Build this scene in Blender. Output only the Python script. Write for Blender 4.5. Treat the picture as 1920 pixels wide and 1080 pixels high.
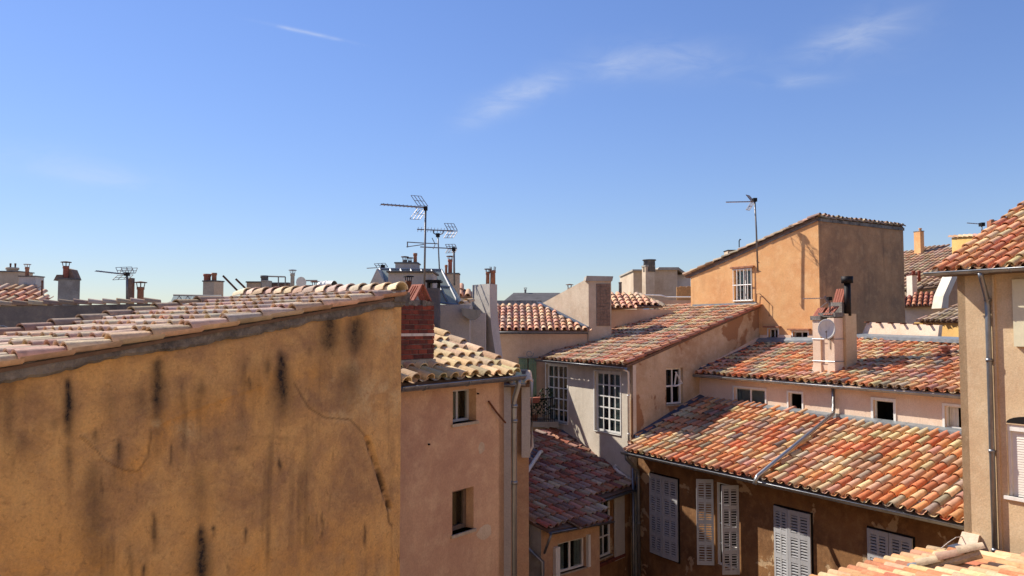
import bpy, math, random
import numpy as np
from mathutils import Vector, Matrix
random.seed(7); np.random.seed(7)
for o in list(bpy.data.objects): bpy.data.objects.remove(o)
S = bpy.context.scene; COL = S.collection
# ------------------------------------------------------------ camera (eye level is z = 0, the street lies 14 m below)
FPX = 1450.0; TH = math.atan(72/1450)
cam = bpy.data.cameras.new('camera'); cam.sensor_width = 36; cam.lens = 36*FPX/1920; cam.clip_end = 3000; cam.clip_start = .05
co = bpy.data.objects.new('camera', cam); COL.objects.link(co); co.rotation_euler = (math.radians(90)+TH, 0, 0); S.camera = co
# ------------------------------------------------------------ light
EL = math.radians(42); AZ = math.radians(-60)          # sun: 60 deg left of the view direction, beyond the roofs
sd = Vector((math.sin(AZ)*math.cos(EL), math.cos(AZ)*math.cos(EL), math.sin(EL)))
sun = bpy.data.lights.new('sun', 'SUN'); sun.energy = 4.6; sun.angle = math.radians(.53); sun.color = (1, .93, .82)
so = bpy.data.objects.new('sun', sun); COL.objects.link(so); so.rotation_euler = (-sd).to_track_quat('-Z', 'Y').to_euler()
so.location = sd*60
W = bpy.data.worlds.new('World'); S.world = W; W.use_nodes = True
S.view_settings.view_transform = 'Standard'; S.view_settings.look = 'None'; S.view_settings.gamma = 1
S.view_settings.exposure = .7; S.view_settings.use_curve_mapping = False

def ray(px, py):
    dx = (px-960)/FPX; up = (540-py)/FPX
    y = math.cos(TH)-up*math.sin(TH); z = math.sin(TH)+up*math.cos(TH)
    return Vector((dx/y, 1, z/y))
def at(px, py, Y): return ray(px, py)*Y
def at_z(px, py, z): r = ray(px, py); return r*(z/r.z)
def plan(px, Y): r = ray(px, 612); return Vector((r.x*Y, Y, 0))
def h2(v): return Vector((v.x, v.y, 0))
def col(r, g, b):
    f = lambda c: (c/255/12.92 if c/255 <= .04045 else ((c/255+.055)/1.055)**2.4)
    return (f(r), f(g), f(b), 1)

# world: Nishita sky plus thin wisps fixed in the sky's own directions
nt = W.node_tree; nt.nodes.clear()
class NB:
    def __init__(s, nt): s.nt = nt
    def n(s, t, **k):
        nd = s.nt.nodes.new(t)
        ins = k.pop('ins', {})
        for a, v in k.items(): setattr(nd, a, v)
        for a, v in ins.items():
            if hasattr(v, 'links') or isinstance(v, bpy.types.NodeSocket): s.nt.links.new(v, nd.inputs[a])
            else: nd.inputs[a].default_value = v
        return nd
    def math(s, op, a, b=0.0, clamp=False):
        nd = s.n('ShaderNodeMath', operation=op, use_clamp=clamp, ins={0: a, 1: b}); return nd.outputs[0]
    def mix(s, f, a, b, blend='MIX'):
        nd = s.n('ShaderNodeMix', data_type='RGBA', blend_type=blend); nd.clamp_factor = True
        for i, v in ((0, f), (6, a), (7, b)):
            if isinstance(v, bpy.types.NodeSocket): s.nt.links.new(v, nd.inputs[i])
            else: nd.inputs[i].default_value = v
        return nd.outputs[2]
    def noise(s, vec, scale, detail=5, rough=.6, dist=0):
        return s.n('ShaderNodeTexNoise', ins={'Vector': vec, 'Scale': scale, 'Detail': detail, 'Roughness': rough, 'Distortion': dist}).outputs['Fac']
    def ramp(s, v, lo, hi):
        return s.n('ShaderNodeMapRange', clamp=True, ins={0: v, 1: lo, 2: hi, 3: 0.0, 4: 1.0}).outputs[0]
    def mapv(s, vec, sc, rot=(0, 0, 0)):
        return s.n('ShaderNodeMapping', ins={'Vector': vec, 'Scale': sc, 'Rotation': rot}).outputs[0]
nb = NB(nt)
sky = nb.n('ShaderNodeTexSky', sky_type='NISHITA', sun_disc=False, sun_elevation=EL, sun_rotation=AZ, altitude=50, air_density=1.0, dust_density=.05, ozone_density=3.0)
geo = nb.n('ShaderNodeTexCoord').outputs['Generated']
mask = None
WISPS = [(985, 172, 85, 26, -18, .55), (905, 215, 55, 20, -25, .25), (1150, 128, 40, 26, -5, .3), (1250, 112, 130, 34, 5, .3), (1575, 78, 95, 24, -12, .36),
         (1490, 152, 60, 11, 3, .3), (195, 333, 85, 18, 3, .22), (60, 300, 160, 30, 0, .14), (576, 61, 62, 3.2, 7, .75), (1640, 60, 90, 60, 0, .12)]
for (px, py, rx, ry, rot, st) in WISPS:
    c = ray(px, py).normalized(); t1 = Vector((c.y, -c.x, 0)).normalized(); t2 = t1.cross(c).normalized()
    if t2.z < 0: t2 = -t2
    a = math.radians(-rot); e1 = t1*math.cos(a)+t2*math.sin(a); e2 = t2*math.cos(a)-t1*math.sin(a)
    d1 = nb.n('ShaderNodeVectorMath', operation='DOT_PRODUCT', ins={0: geo, 1: e1*(FPX/rx)}).outputs['Value']
    d2 = nb.n('ShaderNodeVectorMath', operation='DOT_PRODUCT', ins={0: geo, 1: e2*(FPX/ry)}).outputs['Value']
    o1 = c.dot(e1)*FPX/rx; o2 = c.dot(e2)*FPX/ry
    d1 = nb.math('SUBTRACT', d1, o1); d2 = nb.math('SUBTRACT', d2, o2)
    q = nb.math('ADD', nb.math('MULTIPLY', d1, d1), nb.math('MULTIPLY', d2, d2))
    g = nb.math('MULTIPLY', nb.math('POWER', 2.718, nb.math('MULTIPLY', q, -1.2)), st)
    mask = g if mask is None else nb.math('ADD', mask, g)
wn = nb.noise(nb.mapv(geo, (9, 9, 26), (0, .25, 0)), 1.6, 7, .62, .6)
wm = nb.math('MULTIPLY', mask, nb.ramp(wn, .3, .68), True)
skyc = nb.n('ShaderNodeHueSaturation', ins={'Hue': .508, 'Saturation': 1.1, 'Value': 1.04, 'Color': sky.outputs[0]}).outputs[0]
lum = nb.n('ShaderNodeRGBToBW', ins={0: skyc}).outputs[0]
soft = nb.math('DIVIDE', 1.0, nb.math('ADD', 1.0, nb.math('MULTIPLY', lum, .11)))      # soft shoulder of the whole sky, as a camera gives it
skyc = nb.n('ShaderNodeVectorMath', operation='SCALE', ins={0: skyc, 'Scale': soft}).outputs[0]
skyc = nb.n('ShaderNodeVectorMath', operation='MULTIPLY', ins={0: skyc, 1: (.96, .93, 1.02)}).outputs[0]
SKYC = nb.mix(nb.math('MULTIPLY', wm, .75), skyc, (4.3, 4.5, 4.8, 1))
bg = nb.n('ShaderNodeBackground', ins={'Color': SKYC, 'Strength': .115})
out = nb.n('ShaderNodeOutputWorld'); nt.links.new(bg.outputs[0], out.inputs[0])

# ------------------------------------------------------------ mesh helpers
class MB:
    def __init__(s): s.v = []; s.f = []
    def add(s, vs, fs):
        o = len(s.v); s.v += [tuple(x) for x in vs]; s.f += [tuple(i+o for i in q) for q in fs]
    def hexa(s, p):        # p: 8 points, bottom 4 ccw then top 4
        s.add(p, [(3, 2, 1, 0), (4, 5, 6, 7), (0, 1, 5, 4), (1, 2, 6, 5), (2, 3, 7, 6), (3, 0, 4, 7)])
    def box(s, c, ax, ay, az):
        c = Vector(c)
        s.hexa([c-ax-ay-az, c+ax-ay-az, c+ax+ay-az, c-ax+ay-az, c-ax-ay+az, c+ax-ay+az, c+ax+ay+az, c-ax+ay+az])
    def abox(s, x0, x1, y0, y1, z0, z1): s.hexa([Vector(q) for q in ((x0,y0,z0),(x1,y0,z0),(x1,y1,z0),(x0,y1,z0),(x0,y0,z1),(x1,y0,z1),(x1,y1,z1),(x0,y1,z1))])
    def fbox(s, F, u0, u1, z0, z1, d0, d1):
        s.hexa([F.pt(u0,z0,d0), F.pt(u1,z0,d0), F.pt(u1,z0,d1), F.pt(u0,z0,d1), F.pt(u0,z1,d0), F.pt(u1,z1,d0), F.pt(u1,z1,d1), F.pt(u0,z1,d1)])
    def prism(s, base, off):
        n = len(base); off = Vector(off); vs = [Vector(p) for p in base]+[Vector(p)+off for p in base]
        s.add(vs, [tuple(range(n-1, -1, -1)), tuple(range(n, 2*n))]+[(i, (i+1) % n, n+(i+1) % n, n+i) for i in range(n)])
    def tube(s, path, r, seg=8, cap=True):
        path = [Vector(p) for p in path]; rs = r if isinstance(r, (list, tuple)) else [r]*len(path); rings = []
        for i, p in enumerate(path):
            t = (path[min(i+1, len(path)-1)]-path[max(i-1, 0)]).normalized()
            a = t.cross(Vector((0, 0, 1)));
            if a.length < 1e-3: a = t.cross(Vector((0, 1, 0)))
            a.normalize(); b = t.cross(a)
            rings += [p+(a*math.cos(k*2*math.pi/seg)+b*math.sin(k*2*math.pi/seg))*rs[i] for k in range(seg)]
        fs = [(i*seg+k, i*seg+(k+1) % seg, (i+1)*seg+(k+1) % seg, (i+1)*seg+k) for i in range(len(path)-1) for k in range(seg)]
        if cap: fs += [tuple(range(seg-1, -1, -1)), tuple((len(path)-1)*seg+k for k in range(seg))]
        s.add(rings, fs)
    def halfpipe(s, p0, p1, r, th=.006, seg=8, up=Vector((0, 0, 1))):
        p0 = Vector(p0); p1 = Vector(p1); t = (p1-p0).normalized(); side = t.cross(up).normalized(); upv = side.cross(t)
        pr = [(-math.cos(math.pi*k/seg)*r, -math.sin(math.pi*k/seg)*r) for k in range(seg+1)]
        pr += [(math.cos(math.pi*k/seg)*(r-th), -math.sin(math.pi*k/seg)*(r-th)) for k in range(seg+1)]
        n = len(pr); vs = [p0+side*a+upv*b for a, b in pr]+[p1+side*a+upv*b for a, b in pr]
        fs = [(i, (i+1) % n, n+(i+1) % n, n+i) for i in range(n)]
        s.add(vs, fs)
        # end caps
        for e, base in ((0, 0), (1, n)):
            for k in range(seg): s.f.append(tuple(len(s.v)-2*n+base+q for q in (k, k+1, n-2-k, n-1-k)))
        # rolled front bead
    def build(s, name, m, parent=None, smooth=False):
        me = bpy.data.meshes.new(name); me.from_pydata(s.v, [], s.f); me.update(); return mkobj(name, me, m, parent, smooth)
def mkobj(name, me, m, parent=None, smooth=False):
    if m is not None and not me.materials: me.materials.append(m)
    if smooth: me.polygons.foreach_set('use_smooth', [True]*len(me.polygons))
    o = bpy.data.objects.new(name, me); COL.objects.link(o)
    if parent is not None: attach(o, parent)
    return o
def attach(o, p):
    o.parent = p
    r = p
    while r.parent: r = r.parent
    if p is r: o.matrix_parent_inverse = Matrix.Translation(-Vector(p.location))
def thing(name, label, cat, loc, group=None):
    o = bpy.data.objects.new(name, None); COL.objects.link(o); o.location = loc; o.empty_display_size = .2
    o['label'] = label; o['category'] = cat
    if group: o['group'] = group
    return o
def tag(o, label, cat, group=None):
    o['label'] = label; o['category'] = cat
    if group: o['group'] = group
    return o
def struct(o): o['kind'] = 'structure'; return o
def stuff(o): o['kind'] = 'stuff'; return o

class Fr:      # vertical wall frame: u along the wall, z up, d outwards (towards the viewer unless flipped)
    def __init__(s, p0, p1, flip=False):
        s.o = h2(p0); s.U = (h2(p1)-h2(p0)); s.L = s.U.length; s.U.normalize()
        n = Vector((s.U.y, -s.U.x, 0))
        if n.dot(-s.o) < 0: n = -n
        s.n = -n if flip else n
    def pt(s, u, z, d=0): return s.o+s.U*u+Vector((0, 0, z))+s.n*d
    def px(s, px, py, d=0):
        r = ray(px, py); t = (s.o+s.n*d).dot(s.n)/r.dot(s.n); p = r*t
        return (p-s.o).dot(s.U), p.z
    def rect(s, x0, x1, y0, y1, d=0):
        ym = (y0+y1)/2; xm = (x0+x1)/2
        u0 = s.px(x0, ym, d)[0]; u1 = s.px(x1, ym, d)[0]; z1 = s.px(xm, y0, d)[1]; z0 = s.px(xm, y1, d)[1]
        return min(u0, u1), max(u0, u1), z0, z1
class Pl:      # roof plane: eave through p0-p1 at height z, rising by slope towards side of point q
    def __init__(s, p0, p1, z, slope, q):
        p0 = h2(p0); p1 = h2(p1); e = (p1-p0).normalized(); hperp = Vector((-e.y, e.x, 0))
        if hperp.dot(h2(q)-p0) < 0: hperp = -hperp
        s.V = (hperp+Vector((0, 0, slope))).normalized(); U = e
        N = U.cross(s.V)
        if N.z < 0: U = -U; N = U.cross(s.V)
        s.U = U; s.N = N; s.O = p0+Vector((0, 0, z))
    def pt(s, u, v, n=0): return s.O+s.U*u+s.V*v+s.N*n
    def uv(s, p):          # plan point dropped vertically on the plane
        p = h2(p); t = (s.O-p).dot(s.N)/s.N.z; q = p+Vector((0, 0, t))-s.O
        return (q.dot(s.U), q.dot(s.V))
    def px(s, px, py, n=0):
        r = ray(px, py); t = (s.O+s.N*n).dot(s.N)/r.dot(s.N); q = r*t-s.O
        return (q.dot(s.U), q.dot(s.V))
    def z(s, p): p = h2(p); return (s.O-p).dot(s.N)/s.N.z
def inside(p, poly):
    x, y = p; c = False
    for i in range(len(poly)):
        x1, y1 = poly[i]; x2, y2 = poly[i-1]
        if (y1 > y) != (y2 > y) and x < (x2-x1)*(y-y1)/(y2-y1)+x1: c = not c
    return c
def clip(poly, fn):        # keep where fn(p) >= 0 (linear)
    o = []
    for i in range(len(poly)):
        a, b = poly[i-1], poly[i]; fa, fb = fn(a), fn(b)
        if (fa >= 0) != (fb >= 0): t = fa/(fa-fb); o.append((a[0]+(b[0]-a[0])*t, a[1]+(b[1]-a[1])*t))
        if fb >= 0: o.append(b)
    return o
def wall(parent, F, u0, u1, z0, zt0, zt1, m, holes=(), reveal=.18, name='wall', th=.12):
    mb = MB(); us = sorted({u0, u1} | {q for h in holes for q in h[:2]}); zs = sorted({z0, max(zt0, zt1)} | {q for h in holes for q in h[2:4]})
    top = lambda u: zt0+(zt1-zt0)*(u-u0)/(u1-u0)
    for i in range(len(us)-1):
        for j in range(len(zs)-1):
            c = ((us[i]+us[i+1])/2, (zs[j]+zs[j+1])/2)
            if any(h[0] < c[0] < h[1] and h[2] < c[1] < h[3] for h in holes): continue
            p = clip([(us[i], zs[j]), (us[i+1], zs[j]), (us[i+1], zs[j+1]), (us[i], zs[j+1])], lambda q: top(q[0])-q[1])
            if len(p) < 3: continue
            mb.add([F.pt(a, b) for a, b in p], [tuple(range(len(p)))])
            mb.add([F.pt(a, b, -th) for a, b in p], [tuple(range(len(p)-1, -1, -1))])
    for h in holes:
        a0, a1, b0, b1 = h[:4]; r = max(reveal, th)
        for (p, q) in (((a0, b0), (a1, b0)), ((a1, b0), (a1, b1)), ((a1, b1), (a0, b1)), ((a0, b1), (a0, b0))):
            mb.add([F.pt(*p), F.pt(*q), F.pt(*q, -r), F.pt(*p, -r)], [(0, 1, 2, 3)])
    mb.add([F.pt(u0, zt0), F.pt(u1, zt1), F.pt(u1, zt1, -th), F.pt(u0, zt0, -th)], [(0, 1, 2, 3)])
    for u, zt in ((u0, zt0), (u1, zt1)): mb.add([F.pt(u, z0), F.pt(u, zt), F.pt(u, zt, -th), F.pt(u, z0, -th)], [(0, 1, 2, 3)])
    return mb.build(name, m, parent)
# ------------------------------------------------------------ materials
def newmat(name):
    m = bpy.data.materials.new(name); m.use_nodes = True; n = m.node_tree; n.nodes.clear(); b = NB(n)
    p = b.n('ShaderNodeBsdfPrincipled'); o = b.n('ShaderNodeOutputMaterial'); n.links.new(p.outputs[0], o.inputs[0])
    p.inputs['Specular IOR Level'].default_value = .3
    return m, b, p
def setin(b, p, k, v):
    if isinstance(v, bpy.types.NodeSocket): b.nt.links.new(v, p.inputs[k])
    else: p.inputs[k].default_value = v
def bumpn(b, p, h, strength=.4, dist=.02):
    bn = b.n('ShaderNodeBump', ins={'Height': h, 'Strength': strength, 'Distance': dist}); b.nt.links.new(bn.outputs[0], p.inputs['Normal'])
def stucco(name, base, dark, light, sc=1.0, streak=.35, streakcol=(60, 52, 46), bump=.45, patch=None, patch_t=.58, grime=.0, pscale=.9):
    m, b, p = newmat(name); P = b.n('ShaderNodeNewGeometry').outputs['Position']
    n1 = b.noise(P, .9*sc, 8, .62, .3); n2 = b.noise(P, 4.5*sc, 7, .7); n3 = b.noise(P, 38, 4, .7)
    c = b.mix(b.ramp(n1, .36, .62), col(*dark), col(*base)); c = b.mix(b.math('MULTIPLY', b.ramp(n2, .48, .75), .7), c, col(*light))
    if patch: 
        pm = b.ramp(b.math('ADD', b.noise(P, pscale, 6, .55, .4), b.math('MULTIPLY', n2, .12)), patch_t, patch_t+.02); c = b.mix(pm, c, col(*patch))
    sv = b.noise(b.mapv(P, (3.2, 3.2, .28)), 1.5, 6, .65); big = b.ramp(b.noise(P, .7, 3, .5), .42, .62)
    sm = b.math('MULTIPLY', b.math('MULTIPLY', b.ramp(sv, .5, .76), big), streak); c = b.mix(sm, c, col(*streakcol))
    spk = b.math('MULTIPLY', b.ramp(b.noise(P, 16, 4, .7), .6, .75), .3+grime); c = b.mix(spk, c, col(*streakcol))
    c = b.mix(.35, c, b.n('ShaderNodeMapRange', ins={0: n3, 1: .3, 2: .7, 3: .55, 4: 1.25}).outputs[0], 'MULTIPLY')
    setin(b, p, 'Base Color', c); p.inputs['Roughness'].default_value = .93
    hgt = b.math('ADD', b.math('MULTIPLY', n2, .8), b.math('MULTIPLY', n3, .25))
    if patch: hgt = b.math('SUBTRACT', hgt, b.math('MULTIPLY', pm, .35))
    bumpn(b, p, hgt, bump, .03)
    return m
def tilemat(name, src):
    m, b, p = newmat(name); P = b.n('ShaderNodeNewGeometry').outputs['Position']
    base = b.n('ShaderNodeObjectInfo').outputs['Color'] if src == 'obj' else b.n('ShaderNodeAttribute', attribute_name='Col').outputs['Color']
    n1 = b.noise(P, 9, 6, .65, .4); n2 = b.noise(P, 34, 5, .7); n3 = b.noise(P, 3.1, 5, .6)
    c = b.mix(1.0, base, b.n('ShaderNodeMapRange', ins={0: n1, 1: .25, 2: .75, 3: .66, 4: 1.3}).outputs[0], 'MULTIPLY')
    c = b.mix(b.math('MULTIPLY', b.ramp(n2, .56, .72), .45), c, col(176, 160, 128))
    c = b.mix(b.math('MULTIPLY', b.ramp(b.math('ADD', b.math('MULTIPLY', n1, .5), b.math('MULTIPLY', n3, .5)), .53, .66), .5), c, col(74, 62, 54))
    setin(b, p, 'Base Color', c); p.inputs['Roughness'].default_value = .88
    bumpn(b, p, b.math('ADD', n2, b.math('MULTIPLY', n1, .6)), .5, .012)
    return m
def plain(name, c, rough=.6, metal=0, var=.25, sc=12, bump=.15, dirt=None):
    m, b, p = newmat(name); P = b.n('ShaderNodeNewGeometry').outputs['Position']; n = b.noise(P, sc, 5, .65)
    cc = b.mix(1.0, col(*c), b.n('ShaderNodeMapRange', ins={0: n, 1: .25, 2: .75, 3: 1-var, 4: 1+var}).outputs[0], 'MULTIPLY')
    if dirt: cc = b.mix(b.math('MULTIPLY', b.ramp(b.noise(b.mapv(P, (4, 4, .8)), 2.2, 6, .7), .5, .7), .6), cc, col(*dirt))
    setin(b, p, 'Base Color', cc); p.inputs['Roughness'].default_value = rough; p.inputs['Metallic'].default_value = metal
    if bump: bumpn(b, p, n, bump, .01)
    return m
def glassmat(name):
    m = bpy.data.materials.new(name); m.use_nodes = True; n = m.node_tree; n.nodes.clear(); b = NB(n)
    t = b.n('ShaderNodeBsdfTransparent', ins={'Color': (.62, .68, .68, 1)}); g = b.n('ShaderNodeBsdfGlossy', ins={'Color': (.9, .95, 1, 1), 'Roughness': .03})
    lw_ = b.n('ShaderNodeLayerWeight', ins={'Blend': .5}).outputs['Facing']; f = b.math('ADD', .045, b.math('MULTIPLY', b.math('POWER', lw_, 4.0), .8), True); P = b.n('ShaderNodeNewGeometry').outputs['Position']
    bn = b.n('ShaderNodeBump', ins={'Height': b.noise(P, 2.5, 2, .5), 'Strength': .05, 'Distance': .02}); n.links.new(bn.outputs[0], g.inputs['Normal'])
    x = b.n('ShaderNodeMixShader', ins={0: f, 1: t.outputs[0], 2: g.outputs[0]}); o = b.n('ShaderNodeOutputMaterial'); n.links.new(x.outputs[0], o.inputs[0])
    return m
M = {}
M['ochre'] = None
M['pink'] = stucco('weathered pink plaster', (196, 158, 126), (172, 136, 110), (206, 174, 140), 1.0, .4, (128, 96, 74))
M['pinkfront'] = stucco('dusty pink plaster', (203, 166, 134), (176, 138, 114), (214, 182, 148), .8, .55, (140, 104, 74), bump=.3)
M['pale_pink'] = stucco('pale pink render', (226, 200, 176), (214, 184, 158), (234, 212, 190), .8, .2, (150, 120, 100), bump=.25)
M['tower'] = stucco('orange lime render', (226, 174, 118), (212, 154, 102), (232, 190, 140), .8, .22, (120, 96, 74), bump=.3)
M['tower_shade'] = stucco('streaked orange render in shade tone', (188, 142, 102), (146, 114, 88), (204, 162, 120), .8, .8, (84, 70, 60), bump=.3)  # tower orange darkened to colour in shade on the unlit sides, plus stain streaks
M['white'] = stucco('off white render', (216, 205, 188), (200, 188, 170), (226, 216, 200), .8, .25, (150, 135, 118), bump=.25)
M['brownside'] = stucco('peeling tan render', (204, 180, 148), (178, 150, 118), (212, 196, 170), .9, .35, (120, 96, 76), patch=(158, 120, 88), patch_t=.56, pscale=.55)
M['brown'] = stucco('old brown limewash', (150, 108, 68), (112, 78, 50), (172, 130, 88), 1.0, .5, (80, 56, 40), patch=(190, 160, 124), patch_t=.665, pscale=1.3)
M['peach'] = stucco('peach render', (222, 190, 158), (206, 172, 142), (230, 202, 174), .8, .25, (150, 118, 96), bump=.2)
M['beige'] = stucco('sandy beige render', (206, 180, 144), (190, 160, 126), (214, 192, 160), .9, .22, (130, 108, 84), bump=.35)
M['grey'] = stucco('grey cement render', (176, 168, 156), (146, 138, 128), (190, 184, 172), 1.0, .4, (104, 96, 88))
M['lightgrey'] = stucco('light grey render', (196, 188, 178), (182, 174, 166), (206, 200, 190), .7, .15, (130, 122, 114), bump=.2)
M['dirtygrey'] = stucco('blackened cement wall', (112, 107, 106), (76, 75, 80), (136, 130, 122), 1.1, .95, (48, 48, 52))
M['buff'] = stucco('buff cement render', (200, 180, 156), (180, 158, 134), (210, 194, 170), 1.0, .3, (130, 110, 92))
M['yellow'] = stucco('yellow render', (232, 190, 118), (220, 174, 104), (238, 202, 136), .8, .15, (150, 120, 84), bump=.2)
M['near'] = stucco('warm cream bounce render', (228, 200, 160), (216, 184, 146), (234, 210, 174), .8, .2, (150, 120, 90), bump=.2)
M['mortar'] = stucco('dark weathered mortar', (138, 130, 122), (84, 80, 78), (166, 156, 144), 3.0, .7, (46, 42, 42), bump=.9)
M['mortar_l'] = stucco('pale lime mortar', (186, 172, 152), (150, 136, 120), (204, 192, 172), 3.0, .4, (98, 88, 80), bump=.9)
M['tile_o'] = tilemat('terracotta canal tile', 'obj'); M['tile_s'] = tilemat('terracotta canal tile mass', 'attr')
M['underlay'] = plain('dark clay channel', (112, 90, 76), .95, 0, .3, 8)
M['zinc'] = plain('weathered zinc', (136, 138, 142), .42, .75, .2, 5, .1, (90, 92, 96))
M['zinc_l'] = plain('bright zinc pipe', (168, 168, 166), .35, .8, .15, 5, .05)
M['lead'] = plain('blue grey lead flashing', (84, 92, 108), .6, .3, .3, 6, .3, (60, 66, 80))
M['lead_l'] = plain('pale lead sheet', (142, 148, 152), .5, .5, .25, 8, .4)
M['whitepaint'] = plain('white window paint', (226, 224, 218), .45, 0, .06, 10, .05, (190, 186, 176))
M['shutter'] = plain('grey white shutter paint', (176, 176, 178), .55, 0, .08, 10, .1, (160, 156, 150))
M['green'] = plain('faded green shutter paint', (128, 150, 118), .6, 0, .12, 8, .1, (96, 112, 92))
M['roller'] = plain('white roller shutter slats', (222, 216, 206), .5, 0, .05, 10, .05)
M['cream'] = plain('cream painted panel', (208, 200, 170), .6, 0, .08, 8, .1)
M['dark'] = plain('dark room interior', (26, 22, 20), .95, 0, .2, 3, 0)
M['black'] = plain('sooty black steel', (34, 30, 30), .6, .5, .3, 8, .2)
M['steel'] = plain('galvanised antenna tube', (124, 120, 118), .5, .6, .15, 6, 0)
M['aluminium'] = plain('dull aluminium rods', (150, 142, 138), .45, .7, .1, 6, 0)
M['rust'] = plain('rusty iron', (104, 66, 48), .85, .2, .35, 14, .4)
M['clay'] = plain('terracotta chimney pot', (162, 112, 86), .9, 0, .3, 9, .4, (96, 70, 60))
M['clay_red'] = plain('red terracotta slab', (158, 96, 78), .88, 0, .3, 12, .4, (120, 84, 70))
M['brick'] = plain('dark red brick', (118, 66, 56), .92, 0, .4, 11, .6, (60, 42, 42))

m, b, p = newmat('sooty red brick'); P = b.n('ShaderNodeNewGeometry').outputs['Position']; rd = b.n('ShaderNodeObjectInfo').outputs['Random']; n_ = b.noise(P, 14, 6, .7)
cc = b.mix(rd, col(92, 52, 48), col(146, 74, 58)); cc = b.mix(1.0, cc, b.n('ShaderNodeMapRange', ins={0: n_, 1: .25, 2: .75, 3: .6, 4: 1.3}).outputs[0], 'MULTIPLY'); cc = b.mix(b.math('MULTIPLY', b.ramp(b.noise(P, 5, 6, .7), .5, .66), .7), cc, col(66, 50, 48)); setin(b, p, 'Base Color', cc); p.inputs['Roughness'].default_value = .93; bumpn(b, p, n_, .6, .01); M['brick'] = m
M['brick_b'] = plain('brown brick', (132, 108, 92), .92, 0, .35, 11, .6, (84, 72, 66))
M['dish'] = plain('white satellite dish', (214, 208, 196), .5, 0, .06, 6, .05, (170, 164, 152))
M['wood'] = plain('dark eave wood', (104, 88, 76), .85, 0, .3, 9, .3)
M['bamboo'] = plain('bamboo screen', (206, 158, 104), .8, 0, .25, 14, .3)
M['curtain'] = plain('grey net curtain', (184, 186, 184), .9, 0, .1, 6, .1)
M['curtain_w'] = plain('white curtain', (222, 216, 204), .9, 0, .1, 6, .1)
M['plasticpipe'] = plain('pale plastic pipe', (214, 206, 196), .5, 0, .12, 6, .1, (150, 140, 128))
M['ground'] = plain('street paving', (120, 114, 106), .95, 0, .25, 2, .2)
M['leaf'] = plain('dark green leaves', (48, 66, 36), .8, 0, .4, 10, 0)
M['slate'] = plain('dark slate sheet', (82, 78, 78), .85, 0, .4, 3, .3)
M['glass'] = glassmat('window glass'); 
M['skyglass'] = None
m, b, p = newmat('dusty translucent skylight glass'); P = b.n('ShaderNodeNewGeometry').outputs['Position']; cc = b.mix(b.noise(P, 3, 5, .6), col(206, 214, 206), col(176, 186, 182)); setin(b, p, 'Base Color', cc); p.inputs['Roughness'].default_value = .3
tr = b.n('ShaderNodeBsdfTranslucent', ins={'Color': cc}); mx = b.n('ShaderNodeMixShader', ins={0: .55, 1: p.outputs[0], 2: tr.outputs[0]}); ou = [q for q in m.node_tree.nodes if q.type == 'OUTPUT_MATERIAL'][0]; m.node_tree.links.new(mx.outputs[0], ou.inputs[0]); M['skyglass'] = m
# ------------------------------------------------------------ canal tiles
def tile_mesh(name, s=.23, L=.43, seg=7):
    r0, r1, th = s*.385, s*.30, .013; zl, zu = .036, .004; vs = []; fs = []
    rows = [(0, r0, zl), (L, r1, zu)]
    for (y, r, z) in rows:
        for k in range(seg+1): a = math.pi*k/seg; vs.append((-math.cos(a)*r, y, z+math.sin(a)*r*.92))
        for k in range(seg+1): a = math.pi*k/seg; vs.append((-math.cos(a)*(r-th), y, z+math.sin(a)*(r-th)*.9-.002))
    n = seg+1
    for k in range(seg):
        fs.append((k+1, k, 2*n+k, 2*n+k+1)); fs.append((n+k, n+k+1, 3*n+k+1, 3*n+k)); fs.append((k, k+1, n+k+1, n+k))
    fs.append((0, n, 3*n, 2*n)); fs.append((n-1, 3*n-1, 4*n-1, 2*n-1))
    return vs, fs
TC = {}
def tiledata(s, L, seg=7):
    k = (round(s, 4), round(L, 3), seg)
    if k not in TC:
        vs, fs = tile_mesh('tile', s, L, seg); me = bpy.data.meshes.new('tile'); me.from_pydata(vs, [], fs); me.update(); me.materials.append(M['tile_o'])
        me.polygons.foreach_set('use_smooth', [True]*len(me.polygons))
        try: me.set_sharp_from_angle(angle=math.radians(50))
        except Exception: pass
        TC[k] = (me, np.array(vs), np.array(fs))
    return TC[k]
PAL = {
 'mixed': [((196, 116, 76), 3), ((206, 138, 98), 4), ((214, 168, 126), 5), ((208, 184, 140), 4), ((174, 154, 128), 2), ((192, 144, 118), 3), ((140, 120, 104), 1), ((214, 146, 98), 2)],
 'cream': [((220, 192, 148), 5), ((214, 182, 140), 3), ((218, 176, 144), 2), ((206, 188, 146), 3)],
 'pinkgrey': [((208, 180, 156), 4), ((202, 170, 146), 4), ((210, 190, 162), 4), ((194, 172, 156), 2), ((198, 160, 136), 1)],
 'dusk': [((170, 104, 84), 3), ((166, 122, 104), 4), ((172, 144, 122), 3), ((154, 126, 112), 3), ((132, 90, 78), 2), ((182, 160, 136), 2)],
 'white': [((208, 178, 138), 4), ((198, 132, 98), 3), ((194, 146, 114), 3), ((186, 164, 132), 3), ((208, 160, 124), 3), ((168, 142, 120), 2)],
 'pinkroof': [((212, 162, 130), 4), ((208, 150, 118), 3), ((212, 174, 142), 4), ((190, 156, 132), 2)],
 'fresh': [((212, 148, 104), 4), ((216, 164, 124), 4), ((216, 186, 140), 3), ((202, 132, 96), 2), ((210, 172, 130), 2)],
 'far': [((186, 148, 118), 4), ((178, 138, 108), 3), ((184, 160, 130), 3)],
 'red': [((176, 116, 88), 4), ((184, 126, 98), 3), ((168, 106, 80), 2)],
 'dull': [((168, 142, 118), 4), ((152, 126, 106), 3), ((180, 158, 132), 3)],
}
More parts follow.
